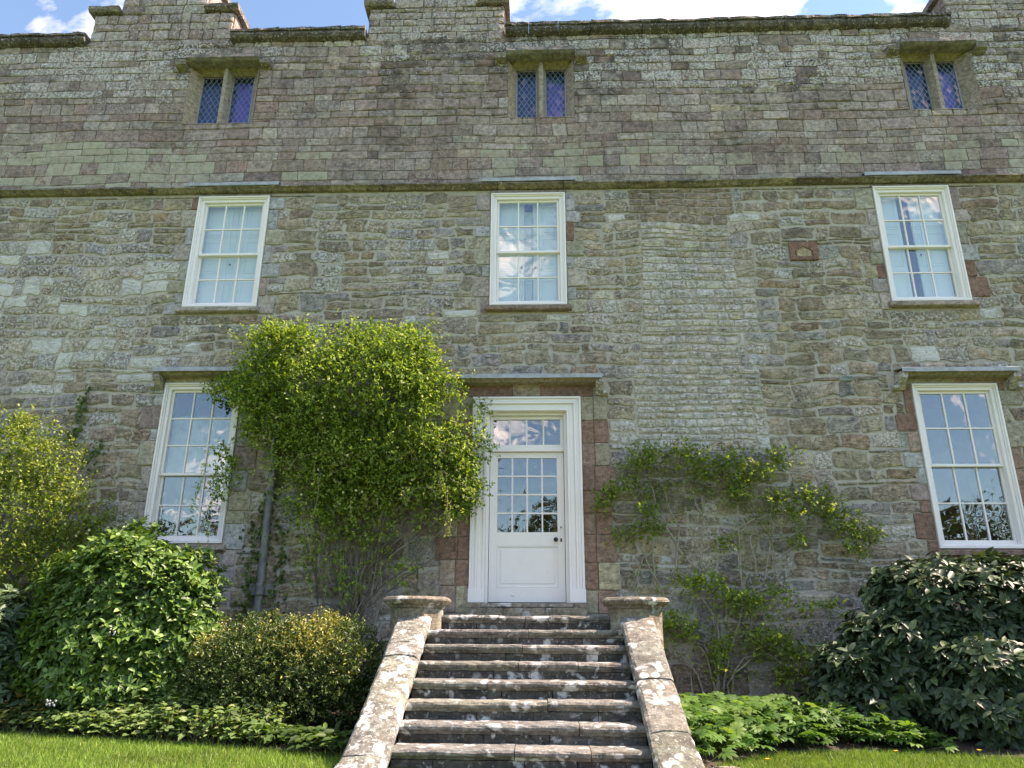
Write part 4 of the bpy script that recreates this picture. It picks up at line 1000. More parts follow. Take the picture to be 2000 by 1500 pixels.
LS = [[(-2.25, 0.9), (-2.25, 1.97), (-2.2, 2.34), (-1.94, 2.69), (-1.69, 2.97), (-1.52, 3.24)], [(-2.3, .9), (-2.17, 2.02), (-1.83, 2.31), (-1.48, 2.57), (-1.08, 3.0), (-0.96, 3.34)], [(-2.2, .9), (-2.07, 2.02), (-1.58, 2.39), (-1.07, 2.74), (-0.88, 3.11), (-0.91, 3.45)], [(-2.3, .9), (-2.22, 1.99), (-2.36, 2.46), (-2.64, 2.9), (-2.76, 3.37), (-2.85, 4.05)], [(-2.35, 2.02), (-2.3, 2.59), (-2.44, 3.1), (-2.5, 3.5)], [(-2.13, 2.09), (-2.01, 2.59), (-1.88, 3.03), (-1.8, 3.5)], [(-2.03, 2.21), (-1.8, 2.59), (-1.6, 2.85), (-1.57, 3.29)], [(-1.93, 2.21), (-1.82, 2.59), (-1.96, 3.1), (-2.07, 3.5)], [(-2.4, .95), (-2.53, 2.02), (-2.71, 2.49), (-2.82, 2.84), (-2.95, 3.37)], [(-1.37, 2.24), (-1.4, 2.52), (-1.41, 3.24)], [(-2.25, 1.97), (-2.49, 2.09), (-2.79, 2.04)], [(-2.17, 2.02), (-2.05, 2.46), (-1.76, 2.77), (-1.3, 3.21)]]
climber = empty('climbing_shrub', (-2.25, -.2, GZ), 'large yellow-green climbing rose on the wall left of the door', 'climber')
LS2 = list(LS)
for _ in range(26):
    bx = -2.25+random.uniform(-.25, .3); tx_ = random.uniform(-3.3, -.9); tzz = random.uniform(3.2, 4.6); m = random.uniform(.3, .6)
    LS2.append([(bx, 1.0), (bx+(tx_-bx)*.25+random.uniform(-.15, .15), 1.0+(tzz-1)*.42), (bx+(tx_-bx)*m+random.uniform(-.15, .15), 1.0+(tzz-1)*.72), (tx_, tzz)])
stems('stem', LS2[:20], .014, .006, lambda t: -.16-.2*t, climber, M['bark'], .035, True); stems('stem', LS2[20:], .009, .004, lambda t: -.12-.25*t, climber, M['paletwig'], .05, True)
tw = []
for _ in range(420):
    ax_, az_ = random.uniform(-3.2, -.9), random.uniform(2.6, 4.1)
    if vn(ax_, az_, 1.2, 81) < .42: continue
    tw.append([(ax_, az_), (ax_+random.uniform(-.22, .22), az_+random.uniform(-.1, .3)), (ax_+random.uniform(-.4, .4), az_+random.uniform(.0, .55))])
stems('twigs', tw, .0035, .0015, lambda t: -.15-.15*t, climber, M['bark'], .05)
LC = [(x-(.10 if x > -1.6 else 0), z, rx, rz) for x, z, rx, rz in LC]
cl = []
for (x, z, rx, rz) in LC:
    big = min(rx, rz); d = min(.46, .10+big*.75); cl.append((x, -max(.06, d*.75) - (.12 if z > 4.6 and big > .25 else 0), z, rx, d, rz))
YG = [(.32, .36, .055), (.21, .28, .046), (.42, .44, .075), (.12, .175, .035), (.55, .51, .15)]
YG = [(c[0]*.84, c[1]*.98, c[2]) for c in YG]
for _ in range(60):
    c_ = random.choice(cl[:16]); a_ = random.uniform(0, 6.28); q_ = random.uniform(.4, 1.0); r_ = random.uniform(.10, .22)
    cl.append((c_[0]+math.cos(a_)*c_[3]*q_, c_[1]-c_[4]*random.uniform(.3, .9)*(1.1-q_*.7), c_[2]+math.sin(a_)*c_[5]*q_, r_*1.15, r_, r_))
P, A, I = shoots(cl, 150, 7, .17)
mk = np.array([vn(p[0]+p[1]*1.7, p[2]-p[1]*1.3, 3.4, 95)*.6+vn(p[0]-p[1], p[2]+p[1]*2, 7.0, 96)*.4 for p in P]) + rng.random(len(P))*.22 > .50
P = P[mk]; A = A[mk]
sp_ = [(-2.6, 3.15, .3, .3), (-2.2, 3.25, .35, .3), (-1.7, 3.25, .35, .28), (-3.0, 3.3, .3, .35), (-2.0, 2.85, .35, .3), (-1.3, 3.2, .25, .25), (-2.75, 2.6, .2, .4), (-2.3, 2.3, .25, .3), (-1.6, 2.5, .3, .2), (-2.4, 3.45, .5, .3), (-1.8, 3.4, .5, .3), (-2.85, 3.6, .35, .35), (-2.5, 2.9, .3, .35), (-1.2, 3.4, .3, .3), (-2.15, 3.1, .4, .3)]
P2, A2, I2 = shoots([(x, -.25, z, rx, .2, rz) for x, z, rx, rz in sp_], 55, 6, .15, .1, 1.1); P = np.concatenate([P, P2]); A = np.concatenate([A, A2])
L = rng.uniform(.034, .066, len(P)); leaf_obj('foliage', P, A, normals_for(P, A), L, L*.54, palette(len(P), YG, (4, 5.5, 2.2, 4, .5))*np.array([.93, 1.0, .95]), T_SMALL, M['leaf'], climber)
# long hanging and reaching sprays
spr = []
for _ in range(130):
    c_ = random.choice(LC[:24]); a = random.uniform(0, 2*math.pi); x = c_[0]+c_[2]*math.cos(a)*.95; z = c_[1]+c_[3]*math.sin(a)*.95
    dx, dz = math.cos(a)*random.uniform(.1, .35), math.sin(a)*random.uniform(.05, .3)+random.uniform(-.05, .15); spr.append([(x, z), (x+dx*.6, z+dz*.7), (x+dx, z+dz-.05)])
for (x, z) in ((-2.62, 4.75), (-2.70, 4.2), (-2.62, 3.7), (-2.66, 3.2), (-4.1, 4.0), (-4.15, 3.6), (-3.95, 3.4), (-1.0, 3.5)): spr.append([(x, z), (x+random.uniform(-.04, .04), z-.3), (x+random.uniform(-.06, .06), z-.62)])
stems('spray_stem', spr, .003, .0015, lambda t: -.62-.1*t, climber, M['paletwig'], .02)
def along(lines, y0_, per_m, spread):
    P = []; A = []
    for ln in lines:
        for (a, b) in zip(ln, ln[1:]):
            d = math.hypot(b[0]-a[0], b[1]-a[1]); n = max(2, int(d*per_m))
            for k in range(n):
                t = random.random(); P.append((a[0]+(b[0]-a[0])*t+random.gauss(0, spread), min(-.02, y0_+random.gauss(0, spread)), a[1]+(b[1]-a[1])*t+random.gauss(0, spread))); A.append((random.gauss(0, 1), random.gauss(-.3, .6), random.gauss(-.1, .8)))
    return np.array(P), unit(np.array(A))
P, A = along(spr, -.66, 70, .028); L = rng.uniform(.03, .055, len(P)); leaf_obj('spray_leaves', P, A, normals_for(P, A), L, L*.5, palette(len(P), YG, (4, 3, 4, 1, 1)), T_SMALL, M['leaf'], climber)
def flowers(parent, pts, r, mat, name='flower'):
    for (x, y, z) in pts:
        mb = MB()
        for k in range(5):
            a = 2*math.pi*k/5+random.random(); ca, sa = math.cos(a), math.sin(a)
            mb.add([(x, y, z), (x+r*ca*.6-r*.4*sa, y-.01, z+r*sa*.6+r*.4*ca), (x+r*ca, y-.004, z+r*sa), (x+r*ca*.6+r*.4*sa, y-.01, z+r*sa*.6-r*.4*ca)], [(0, 1, 2, 3)])
        mb.build(name, mat, parent, centre=True)
fp = []
for _ in range(40):
    c_ = random.choice(cl[:19]); u = random.uniform(-.8, .8); v = random.uniform(-.8, .8); s_ = max(0, 1-u*u-v*v)**.5; fp.append((c_[0]+u*c_[3], c_[1]-s_*c_[4]*1.05-.04, c_[2]+v*c_[5]))
flowers(climber, fp, .018, M['petal'])

# --- climber at the far left
lc2 = empty('climbing_shrub', (-6.3, -.4, GZ), 'yellow-green flowering climber against the wall at the left edge', 'climber')
cl2 = [(-6.9, -.55, 3.85, .75, .5, .55), (-6.2, -.5, 3.75, .45, .4, .42), (-7.6, -.5, 3.6, .8, .5, .7), (-6.5, -.55, 3.2, .8, .55, .6), (-5.75, -.45, 3.15, .5, .4, .42), (-5.35, -.4, 2.85, .42, .36, .34), (-6.9, -.6, 2.5, .9, .6, .7), (-5.9, -.5, 2.5, .6, .45, .5), (-7.8, -.6, 2.6, .8, .6, .8), (-6.2, -.5, 1.7, .9, .5, .7), (-5.2, -.4, 2.3, .5, .35, .45), (-7.5, -.5, 1.6, .9, .5, .7), (-6.55, -.4, 4.25, .35, .3, .2), (-5.05, -.35, 2.95, .2, .25, .15)]
P, A, I = shoots(cl2, 150, 7, .17)
mk = np.array([vn(p[0]+p[1]*1.7, p[2]-p[1]*1.3, 3.0, 97)*.6+vn(p[0]-p[1], p[2]+p[1]*2, 6.5, 98)*.4 for p in P]) + rng.random(len(P))*.22 > .50; P = P[mk]; A = A[mk]
L = rng.uniform(.030, .058, len(P))
leaf_obj('foliage', P, A, normals_for(P, A), L, L*.55, palette(len(P), YG, (4, 5, 2.4, 4, .8))*.82, T_SMALL, M['leaf'], lc2)
stems('stem', [[(-6.4+random.uniform(-.6, .6), .9), (-6.4+random.uniform(-.8, .8), 2.0), (-6.4+random.uniform(-1, 1), 3.4)] for _ in range(14)], .014, .005, lambda t: -.3, lc2, M['bark'], .05, True)
fp = []
for _ in range(70):
    c_ = random.choice(cl2[:6]+cl2[12:]); u = random.uniform(-.85, .85); v = random.uniform(-.7, .85); s_ = max(0, 1-u*u-v*v)**.5; fp.append((c_[0]+u*c_[3], c_[1]-s_*c_[4]*1.05-.04, c_[2]+v*c_[5]))
flowers(lc2, fp, .019, M['petal'])

# --- sparse climber right of the door
RC = [(1.6, 3.97, 0.24, 0.16), (1.42, 3.87, 0.15, 0.1), (2.12, 3.97, 0.29, 0.16), (2.26, 3.78, 0.16, 0.14), (2.69, 3.89, 0.23, 0.16), (2.77, 3.65, 0.23, 0.19), (2.75, 3.47, 0.15, 0.08), (3.31, 3.94, 0.2, 0.13), (3.08, 3.76, 0.16, 0.1), (1.06, 3.47, 0.16, 0.11), (1.32, 3.55, 0.18, 0.1), (0.96, 3.34, 0.1, 0.08), (1.22, 2.94, 0.13, 0.06), (1.4, 2.99, 0.1, 0.07), (1.54, 3.22, 0.12, 0.15), (1.63, 3.01, 0.15, 0.1), (3.22, 3.37, 0.23, 0.13), (3.56, 3.44, 0.15, 0.13), (3.8, 3.34, 0.2, 0.16), (3.97, 3.16, 0.2, 0.16), (4.12, 2.97, 0.2, 0.12), (4.36, 2.94, 0.15, 0.1), (4.14, 2.77, 0.1, 0.07), (3.44, 2.91, 0.08, 0.07), (3.43, 3.21, 0.1, 0.08), (2.06, 2.35, 0.22, 0.1), (2.31, 2.38, 0.19, 0.09), (2.53, 2.14, 0.19, 0.12), (2.77, 2.12, 0.24, 0.14), (3.1, 2.21, 0.14, 0.1), (1.97, 1.81, 0.15, 0.12), (1.76, 1.93, 0.12, 0.09), (1.71, 1.81, 0.07, 0.12), (2.41, 1.63, 0.15, 0.11), (2.82, 1.66, 0.19, 0.11), (3.06, 1.7, 0.22, 0.12), (3.21, 1.54, 0.19, 0.14), (3.44, 1.46, 0.16, 0.13), (3.11, 1.3, 0.17, 0.13), (2.31, 1.47, 0.09, 0.14), (3.44, 2.05, 0.1, 0.07), (3.78, 2.07, 0.12, 0.05), (2.49, 2.86, 0.1, 0.07)]
RSX = [[(2.26, 0.85), (2.26, 1.16), (2.19, 1.49), (1.98, 1.83), (1.79, 1.95), (1.69, 2.28), (1.53, 2.59), (1.45, 2.87)], [(2.29, 0.85), (2.29, 1.16), (2.35, 1.61), (2.35, 1.91), (2.24, 2.09), (2.11, 2.26), (1.88, 2.5)], [(2.34, 0.85), (2.36, 1.16), (2.49, 1.61), (2.61, 1.88), (2.69, 2.19)], [(2.31, 0.85), (2.31, 1.16), (2.28, 1.42), (2.14, 1.67), (1.83, 1.81), (1.75, 2.04)], [(2.18, 2.51), (1.94, 2.77), (1.81, 3.02), (1.67, 3.22), (1.66, 3.48), (1.57, 3.74)], [(1.88, 2.5), (1.92, 2.82), (1.95, 3.07), (1.83, 3.32), (1.79, 3.58)], [(2.19, 2.57), (2.24, 2.92), (2.28, 3.17), (2.19, 3.35), (2.16, 3.53)], [(2.69, 2.19), (2.69, 2.43), (2.7, 2.99), (2.71, 3.35)], [(2.9, 2.36), (2.88, 2.67), (2.84, 2.92), (2.98, 3.17), (3.17, 3.24)], [(2.69, 2.19), (2.98, 2.38), (3.07, 2.77), (3.16, 3.07), (3.12, 3.19), (3.25, 3.63)], [(2.69, 2.19), (3.15, 2.36), (3.12, 2.62), (3.12, 2.92)], [(3.13, 2.87), (3.33, 2.92), (3.55, 3.07), (3.72, 3.07), (3.89, 3.02)], [(3.12, 2.6), (3.29, 2.75), (3.5, 2.89)], [(2.45, 2.82), (2.67, 3.02), (2.93, 3.17)], [(2.41, 0.9), (2.41, 1.18), (2.62, 1.49), (2.91, 1.54), (3.13, 1.39)], [(1.63, 2.23), (1.6, 2.57), (1.61, 2.89)], [(1.37, 2.33), (1.43, 2.57), (1.49, 2.69)], [(1.66, 3.5), (1.79, 3.58), (1.93, 3.69), (2.16, 3.71), (2.38, 3.84)], [(2.11, 2.26), (2.18, 2.51), (2.19, 2.57)], [(2.4, .85), (2.5, 1.3), (2.75, 1.5), (2.77, 2.0)], [(2.2, .85), (2.05, 1.3), (1.7, 1.75)]]
rcl = empty('wall_rose', (2.3, -.15, GZ), 'sparse bare-stemmed climbing rose on the wall right of the door', 'climber')
stems('stem', RSX, .017, .008, lambda t: -.10-.05*t, rcl, M['paletwig'], .014, True)
tw = []
for _ in range(200):
    (x, z, rx, rz) = random.choice(RC); b_ = random.choice(random.choice(RSX)); 
    if math.hypot(b_[0]-x, b_[1]-z) > .8: continue
    tw.append([b_, ((b_[0]+x)/2+random.uniform(-.1, .1), (b_[1]+z)/2+random.uniform(-.06, .12)), (x+random.uniform(-1, 1)*rx, z+random.uniform(-1, 1)*rz)])
for _ in range(60):
    x, z = random.uniform(1.4, 2.9), random.uniform(3.4, 3.9); tw.append([(x, z), (x+random.uniform(-.2, .2), z+random.uniform(-.15, .15)), (x+random.uniform(-.3, .3), z+random.uniform(-.35, .1))])
stems('twigs', tw, .0042, .0018, lambda t: -.10-.07*t, rcl, M['bark'], .02)
cl = [(x, -.13, z, rx*.92, .14, rz*.95) for (x, z, rx, rz) in RC]
GR = [(.18, .28, .05), (.25, .34, .06), (.12, .20, .038), (.35, .38, .07)]
P, A, I = shoots(cl, 230, 6, .13, .1, 1.35); L = rng.uniform(.030, .055, len(P))
Pt, At = along(tw+RSX, -.15, 30, .045); P = np.concatenate([P, Pt]); A = np.concatenate([A, At]); L = rng.uniform(.030, .055, len(P))
cols = palette(len(P), GR, (4, 3, 3, 1)); cols = cols*np.where((P[:, 2] < 2.5), 1.18, .92)[:, None]
leaf_obj('foliage', P, A, normals_for(P, A), L, L*.62, cols, T_SMALL, M['leaf'], rcl)

# --- shrubs with large leaves: the nearest leaves are single objects
def leafy_shrub(name, loc, label, clumps, per_m2, whorl, Lr, wr, cols, wts, T, mat, nbig, up=.35, slen=.12, lo=.72, inner=True, droop=0.0, ymax=-.05):
    root = empty(name, loc, label, 'shrub')
    PP = []; AA = []
    for (cx, cy, cz, rx, ry, rz) in clumps:
        area = 4*math.pi*((rx*ry)**1.6/3+(rx*rz)**1.6/3+(ry*rz)**1.6/3)**(1/1.6); n = int(per_m2*area)
        u = unit(rng.normal(size=(n, 3))); u[:, 1] = np.where(rng.random(n) < .6, -np.abs(u[:, 1]), u[:, 1]); u[:, 2] = np.where(u[:, 2] < -.55, -u[:, 2], u[:, 2])
        r = 1 - (1-lo)*rng.random(n)**1.6 + rng.normal(size=n)*.025; bump_ = 1+.07*np.sin(u[:, 0]*6.3+cx)+.07*np.sin(u[:, 2]*7.7+cz*2)+.05*np.sin(u[:, 1]*9+1)
        p = np.array([cx, cy, cz]) + u*(r*bump_)[:, None]*np.array([rx, ry, rz]); keep = (p[:, 1] < ymax) & (p[:, 2] > GZ+.04); p = p[keep]; u = u[keep]; n = len(p)
        inside = np.zeros(n, bool)
        for (qx, qy, qz, a, b, c) in clumps:
            if (qx, qy, qz) != (cx, cy, cz): inside |= ((p[:, 0]-qx)/a)**2+((p[:, 1]-qy)/b)**2+((p[:, 2]-qz)/c)**2 < .55
        p = p[~inside]; u = u[~inside]; n = len(p)
        d = unit(u*.8 + np.array([0, -.05, up]) + rng.normal(size=(n, 3))*.3)
        e1 = unit(np.cross(d, rng.normal(size=(n, 3)))); e2 = np.cross(d, e1)
        for k in range(whorl):
            a = 2*math.pi*k/whorl + rng.random(n)*.6; side = e1*np.cos(a)[:, None] + e2*np.sin(a)[:, None]
            q = p - d*(slen*rng.random(n)*.6)[:, None]; ax = unit(side*.9 + d*rng.uniform(.15, .7, n)[:, None] + np.array([0, 0, -droop]))
            PP.append(q); AA.append(np.concatenate([ax, d], axis=1))
    P = np.concatenate(PP); AD = np.concatenate(AA); A = AD[:, :3]; Dd = AD[:, 3:]
    N = unit(Dd + rng.normal(size=P.shape)*.22); N = unit(N - A*np.sum(N*A, axis=1, keepdims=True))
    n = len(P); L = rng.uniform(*Lr, n); W = L*rng.uniform(*wr, n)
    # rank by size on the picture among leaves on the near side
    centre = np.mean(np.array([c[:3] for c in clumps]), axis=0)
    dist = np.linalg.norm(P-np.array([CAMX, CAMY, CAMZ]), axis=1); score = -dist + .6*rng.random(n) + np.abs(N[:, 1])*.6
    pr = np.array([project(*p) for p in P]); vis_ = (pr[:, 0] > 5) & (pr[:, 0] < 1995) & (pr[:, 1] < 1470)
    score = np.where(vis_, score, -99); big = np.argsort(-score)[:nbig]; isb = np.zeros(n, bool); isb[big] = True
    leaf_obj('foliage', P[~isb], A[~isb], N[~isb], L[~isb], W[~isb], palette((~isb).sum(), cols, wts), T, mat, root, smooth=True)
    variants = []
    for k in range(6):
        tv = T[0].copy(); tint = np.ones((len(tv), 4)); tint[:, :3] = palette(1, cols, wts)[0]; variants.append(mesh_np('leaf', tv, T[1], mat, tint, None, True))
    pi = Matrix.Translation(-WLOC[root.name])
    for i in big:
        o = bpy.data.objects.new('leaf', variants[i % 6]); C.objects.link(o); o.parent = root; o.matrix_parent_inverse = pi
        a_ = Vector(A[i]); n_ = Vector(N[i]); b_ = n_.cross(a_)
        m = Matrix(((a_.x*L[i], b_.x*W[i], n_.x*L[i], P[i][0]), (a_.y*L[i], b_.y*W[i], n_.y*L[i], P[i][1]), (a_.z*L[i], b_.z*W[i], n_.z*L[i], P[i][2]), (0, 0, 0, 1)))
        o.matrix_basis = m
    # branches inside
    ln = []
    mb = MB()
    for (cx, cy, cz, rx, ry, rz) in clumps:
        for _ in range(12):
            u = unit(rng.normal(size=3)); u[2] = abs(u[2]); e = (cx+u[0]*rx*.85, min(-.06, cy+u[1]*ry*.85), cz+u[2]*rz*.8-.1); b0 = (loc[0]+random.uniform(-.25, .25), loc[1]+random.uniform(-.15, .15), GZ)
            mb.tube([b0, ((b0[0]+e[0])/2+random.uniform(-.1, .1), (b0[1]+e[1])/2, (b0[2]+e[2])/2-.1), e], [.018, .011, .004], 5)
    mb.build('branches', M['bark'], root, smooth=True)
    return root
laurel = leafy_shrub('round_shrub', (-4.4, -1.1, GZ), 'rounded bright green glossy-leaved shrub left of the steps', [(-4.60, -1.02, 1.88, 1.06, .72, 1.06), (-4.88, -1.02, 1.48, .92, .68, .80), (-4.30, -1.0, 1.78, .78, .62, .90), (-4.55, -1.15, 1.25, .92, .6, .55)],
    205, 5, (.055, .115), (.40, .52), [(.085, .175, .032), (.12, .225, .045), (.055, .12, .024), (.18, .28, .06)], (4, 3, 3, 1.2), T_MED, M['glossleaf'], 300, up=.5, slen=.10)
flowers(laurel, [(-4.8+random.uniform(-.05, .05), -1.82, 1.05+random.uniform(-.04, .04)) for _ in range(12)] + [(-4.28+random.uniform(-.03, .03), -1.84, 1.75+random.uniform(-.03, .03)) for _ in range(5)], .011, M['whitepetal'])
VB = [(.046, .088, .040), (.068, .118, .052), (.03, .064, .028), (.12, .17, .07)]
viburnum = leafy_shrub('large_shrub', (4.9, -1.2, GZ), 'dark leathery-leaved spreading shrub under the right-hand window', [(4.95, -1.05, 1.72, 1.15, .85, .95), (5.9, -1.15, 1.72, 1.1, .9, .95), (4.2, -1.15, 1.35, .95, .75, .70), (3.65, -1.2, 1.15, .75, .65, .55), (4.75, -1.75, 1.15, .95, .70, .62), (5.9, -1.85, 1.15, 1.0, .7, .65), (4.45, -.85, 1.95, .6, .6, .62), (6.9, -1.2, 1.5, .9, .8, .85)],
    92, 6, (.10, .155), (.42, .52), [tuple(k*.84 for k in c) for c in VB], (4, 3, 3, 1), T_MED, M['darkleaf'], 300, up=.45, slen=.12, droop=.35)
leafy_shrub('large_shrub', (-6.0, -1.2, GZ), 'dark leathery-leaved shrub cut by the left edge of the photo', [(-6.15, -1.15, 1.45, .75, .6, .80), (-5.75, -1.2, 1.15, .55, .5, .5)], 62, 6, (.10, .16), (.34, .42), VB, (4, 3, 3, 1), T_MED, M['darkleaf'], 60, up=.45, droop=.3)

# --- clipped small-leaved bush with yellow tips
box = empty('clipped_bush', (-2.45, -1.6, GZ), 'small-leaved clipped bush with yellow tips beside the steps', 'shrub')
bc = [(-2.82, -1.38, 1.30, .80, .66, .62), (-2.18, -1.38, 1.28, .76, .64, .64), (-2.50, -1.5, 1.12, 1.02, .62, .54), (-2.08, -1.45, 1.42, .58, .55, .48), (-3.12, -1.35, 1.22, .52, .5, .52)]
P, A, I = shoots(bc, 330, 8, .085, .70, 1.04, True, .5, -.2, .06)
k_ = P[:, 2] > GZ+.03; P = P[k_]; A = A[k_]; I = I[k_]
L = rng.uniform(.022, .046, len(P)); cols = palette(len(P), [(.065, .105, .024), (.095, .135, .03), (.04, .07, .018)], (4, 2.5, 2.5))
tip = np.clip((P[:, 2]-1.18)/.55, 0, 1)*np.array([vn(a, b, 2.3, 91) for a, b in zip(P[:, 0], P[:, 2]*1.0)]); ysel = rng.random(len(P)) < np.clip(tip*1.25-.16, 0, .8)
cols *= np.array([.9, 1.0, 1.0]); cols[ysel] = palette(ysel.sum(), [(.27, .27, .055), (.21, .225, .045), (.34, .32, .08)], (3, 3, 1.5))
leaf_obj('foliage', P, A, normals_for(P, A, None, .9), L, L*.46, cols, T_SMALL, M['glossleaf'], box)
mb = MB()
for _ in range(70):
    e = (-2.45+random.uniform(-.9, .9), -1.55+random.uniform(-.45, .4), 1.0+random.uniform(0, .55)); mb.tube([(-2.45+random.uniform(-.35, .35), -1.5, GZ), ((e[0]-2.45)/2, -1.52, 1.0), e], [.012, .008, .003], 5)
mb.build('branches', M['bark'], box, smooth=True)

# --- low plants
def lowplants(name, label, kind_args, pts, hgt, Lr, wr, cols, wts, T, mat, n_each, spread=.09, flat=.55, kind='stuff', cat='plants', base=None):
    root = empty(name, base, label, cat); PP = []; AA = []; NN = []
    mb = MB()
    for (x, y, h) in pts:
        for _ in range(n_each):
            a = random.uniform(0, 2*math.pi); r = abs(random.gauss(0, spread)); z = GZ+.03 + h*random.uniform(.35, 1.0)*(1-.6*min(1, r/(spread*2.5)))
            p = (x+r*math.cos(a), y+r*math.sin(a), z); PP.append(p); AA.append((math.cos(a)+random.gauss(0, .3), math.sin(a)+random.gauss(0, .3)-.15, random.uniform(-.35, .45)))
            NN.append((random.gauss(0, .35), random.gauss(-.3, .35), flat+random.random()))
            if random.random() < .35: mb.tube([(x, y, GZ), (p[0], p[1], z)], .003, 3)
    P = np.array(PP); A = unit(np.array(AA)); N = np.array(NN); N = unit(N - A*np.sum(N*A, axis=1, keepdims=True)); n = len(P); L = rng.uniform(*Lr, n)
    leaf_obj('leaves', P, A, N, L, L*rng.uniform(*wr, n), palette(n, cols, wts), T, mat, root, smooth=True); tag(mb.build('stalks', M['leaf_stalk'], root), kind='stuff')
    return root
M['leaf_stalk'] = plain('leaf_stalk', (.12, .17, .05), .6)
pts = []
while len(pts) < 300:
    x = random.uniform(1.38, 3.75); e = edge_y(x)
    y = random.uniform(e+.10, -.45 if x < 2.9 else -1.0)
    if y < e+.1 or (x > 3.2 and y > -1.75): continue
    pts.append((x, y, .34 - .10*sstep(3.0, 3.7, x) - .08*sstep(.45, .1, y-e)))
lowplants('ground_cover', 'bed of bright green palmate leaves right of the steps', None, pts, .3, (.075, .135), (.95, 1.05), [(.068, .165, .028), (.095, .205, .036), (.048, .125, .022), (.14, .25, .05)], (4, 3, 3, 1), T_PALM, M['leaf'], 11, .13, .8, base=(2.4, -1.7, GZ))
pts = []
while len(pts) < 300:
    x = random.uniform(-6.4, -2.35); e = edge_y(x); y = random.uniform(e+.03, e+.42); pts.append((x, y, (.20 + .16*sstep(.1, .4, y-e)) + (.10 if -3.6 < x < -2.7 else 0)))
lowplants('ground_cover', 'strip of low soft-leaved plants along the left lawn edge', None, pts, .2, (.05, .095), (.55, .75), [(.13, .225, .065), (.18, .275, .085), (.09, .16, .048), (.25, .31, .13)], (4, 3, 3, 1), T_MED, M['leaf'], 20, .08, .6, base=(-4.3, -1.8, GZ))
pts = [(random.uniform(-2.5, -1.55), 0, .16) for _ in range(34)]; pts = [(x, edge_y(x)+random.uniform(.06, .3), h) for x, _, h in pts]
lowplants('hosta_clump', 'low clump of broad dark green leaves beside the left stair wall', None, pts, .2, (.10, .17), (.40, .52), [(.05, .105, .022), (.08, .15, .03), (.035, .075, .018)], (4, 3, 3), T_MED, M['leaf'], 9, .09, .7, base=(-2.0, -2.4, GZ))
pts = [(random.uniform(-6.2, -4.85), random.uniform(-1.55, -1.15), random.uniform(.22, .5)) for _ in range(70)]
lowplants('bronze_leaf_clump', 'bronze and yellow heart-leaved clump at the lower left', None, pts, .3, (.06, .10), (.7, .85), [(.34, .31, .09), (.38, .25, .09), (.24, .26, .06), (.42, .36, .13)], (4, 2, 3, 2), T_MED, M['leaf'], 12, .10, .6, base=(-5.5, -1.35, GZ))
# ivy
def ivy(label, lines, per_m, spread, base):
    root = empty('ivy', base, label, 'ivy'); stems('stem', lines, .004, .002, lambda t: -.02, root, M['bark'], .006, True)
    P, A = along(lines, -.05, per_m, spread); N = unit(rng.normal(size=P.shape)*.3+np.array([0, -1, .35])); A[:, 1] *= .2; A[:, 2] -= .4; A = unit(A); L = rng.uniform(.035, .07, len(P))
    leaf_obj('leaves', P, A, N, L, L*.9, palette(len(P), [(.085, .145, .03), (.12, .19, .045), (.055, .10, .024)], (4, 2, 3)), T_MED, M['leaf'], root)
ivy('ivy creeping up beside the drainpipe', [[(-3.55, .9), (-3.62, 1.6), (-3.58, 2.2), (-3.62, 2.9), (-3.5, 3.5)], [(-3.75, .9), (-3.72, 1.5), (-3.62, 2.0)], [(-3.5, 2.4), (-3.45, 3.0), (-3.38, 3.6), (-3.3, 4.1)], [(-3.3, 1.0), (-3.25, 1.8), (-3.2, 2.6), (-3.25, 3.1)]], 75, .06, (-3.55, -.04, GZ))
ivy('thin ivy strand on the wall above the left climber', [[(-6.30, 4.2), (-6.26, 4.5), (-6.28, 4.75), (-6.23, 4.98)]], 110, .04, (-6.28, -.03, 4.2))
ivy('small ivy tuft on the wall left of the lower window', [[(-6.0, 3.9), (-5.93, 4.08), (-5.9, 4.22)]], 130, .05, (-5.95, -.03, 3.9))

# ------------------------------------------------------------------ grass blades on the lawn near the camera's view
n = 150000
x = rng.uniform(-6.6, 6.2, n); y = rng.uniform(-4.6, -1.2, n)
eL = np.interp(x, [p[0] for p in edgeL], [p[1] for p in edgeL]); eR = np.interp(x, [p[0] for p in edgeR], [p[1] for p in edgeR]); e = np.where(x < 0, eL, eR)
keep = (y < e+.03) & ((np.abs(x) > 1.42) | (y < -4.3)) & ~((x > 0) & (x < 1.72) & (y < -3.15) & (y > -4.4)); x, y = x[keep], y[keep]; n = len(x)
P = np.stack([x, y, np.full(n, GZ+.0)], axis=1); A = unit(np.stack([rng.normal(size=n)*.38, rng.normal(size=n)*.38, np.ones(n)], axis=1)); N = unit(np.cross(A, rng.normal(size=(n, 3))))
L = rng.uniform(.025, .055, n); gc = palette(n, [(.125, .235, .03), (.16, .275, .038), (.085, .17, .024), (.22, .285, .065)], (4, 3, 2.5, .8))
gc = gc*np.array([.72+.56*vn(a, b, 1.9, 121)+.2*(vn(a, b, 7, 122)-.5) for a, b in zip(x, y)])[:, None]; L = L*np.where(rng.random(n) < .03, 1.9, 1.0)
T_BLADE = (np.array([(0, .5, 0), (0, -.5, 0), (1, 0, .12)]), np.array([(0, 1, 2)]))
g = leaf_obj('grass', P, A, N, L, np.full(n, .006), gc, T_BLADE, M['grassblade'], None); tag(g, 'short mown grass blades covering the lawn', 'grass')
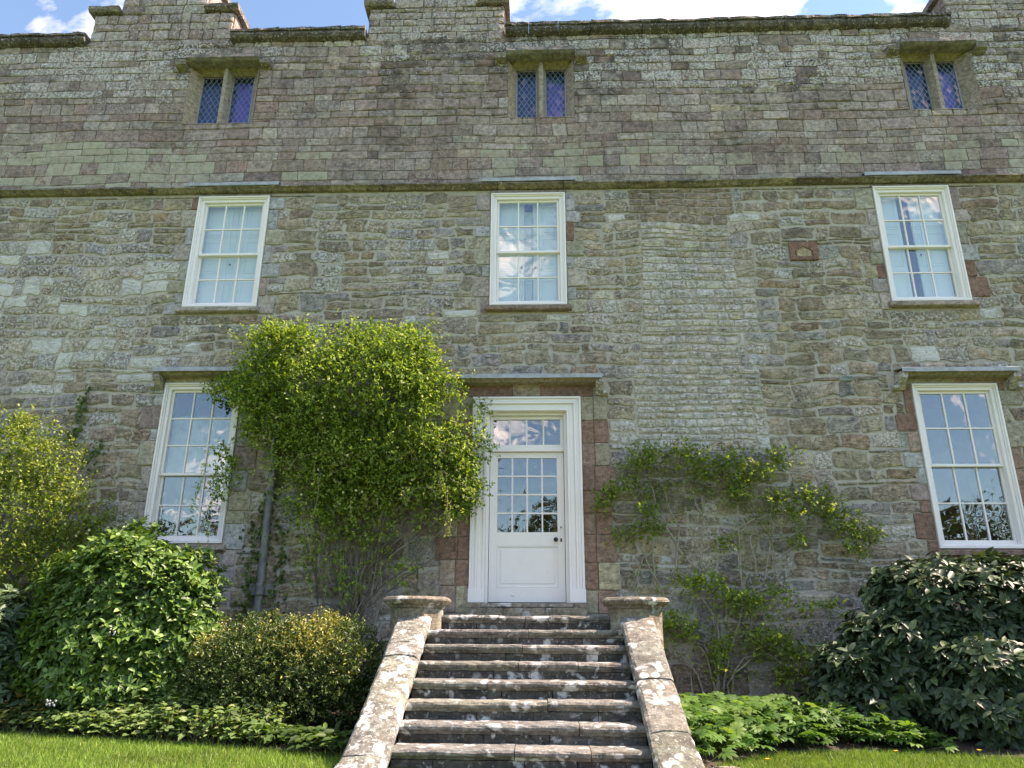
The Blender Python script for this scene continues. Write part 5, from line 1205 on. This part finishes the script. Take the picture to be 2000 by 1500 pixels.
for k, (x, y, lab) in enumerate(((1.97, -3.15, 'yellow dandelion in the lawn nearest the steps'), (3.22, -2.62, 'yellow dandelion in the middle of the right-hand lawn'), (3.98, -2.52, 'yellow dandelion in the lawn below the dark shrub'))):
    d = empty('dandelion', (x, y, GZ), lab, 'flower', 'dandelions in the lawn')
    MB().tube([(x, y, GZ), (x+.004, y, GZ+.055)], .002, 4).build('stalk', M['leaf_stalk'], d)
    mb = MB()
    for j in range(22):
        a = j*2.4; r_ = .022*math.sqrt((j+1)/22); mb.add([(x, y, GZ+.053), (x+r_*math.cos(a-.2), y+r_*math.sin(a-.2), GZ+.066), (x+r_*1.1*math.cos(a), y+r_*1.1*math.sin(a), GZ+.064), (x+r_*math.cos(a+.2), y+r_*math.sin(a+.2), GZ+.066)], [(0, 1, 2, 3)])
    mb.build('flower_head', M['yellow'], d)

# ------------------------------------------------------------------ far wood behind the photographer (seen only in the window glass)
mb = MB()
for i in range(46):
    x = -75 + i*3.3 + random.uniform(-1.5, 1.5); y = -72 + random.uniform(-9, 6); h = random.uniform(12.5, 18.0)
    mb.tube([(x, y, 0), (x+random.uniform(-.4, .4), y, h*.5), (x+random.uniform(-.8, .8), y, h)], [.28, .18, .04], 5)
    for _ in range(46):
        t = random.uniform(.18, .95); a = random.uniform(0, 6.28); l = h*.32*(1.15-t)+.5; b0 = (x, y, h*t*.95); e = (x+math.cos(a)*l, y+math.sin(a)*l*.6, b0[2]+l*random.uniform(.4, 1.0)); mb.tube([b0, e], [.07, .015], 3)
        for _ in range(3):
            m = random.uniform(.3, .9); q = tuple(b0[j]+(e[j]-b0[j])*m for j in range(3)); mb.tube([q, (q[0]+random.uniform(-1, 1), q[1], q[2]+random.uniform(.2, 1.2))], [.03, .008], 3)
tag(mb.build('distant_wood', M['bark']), 'far bare wood reflected in the lower window panes', 'wood', kind='stuff')
mb = MB()
P = np.stack([rng.uniform(-85, 85, 60000), rng.uniform(-80, -62, 60000), rng.uniform(0, 1, 60000)], axis=1); P[:, 2] = P[:, 2]*(13.0+2.4*np.sin(P[:, 0]*.21)+1.5*np.sin(P[:, 0]*.57+1))
A = unit(rng.normal(size=P.shape)); L = rng.uniform(.4, .9, len(P)); o = leaf_obj('distant_hedge', P, A, normals_for(P, A), L, L*.7, palette(len(P), [(.04, .06, .02), (.06, .08, .025), (.05, .045, .03)], (3, 2, 2)), T_SMALL, M['leaf'], None)
tag(o, 'far dark hedge mass reflected in the door glass', 'hedge')
print('stones: rubble', n_rub, 'ashlar', n_ash)
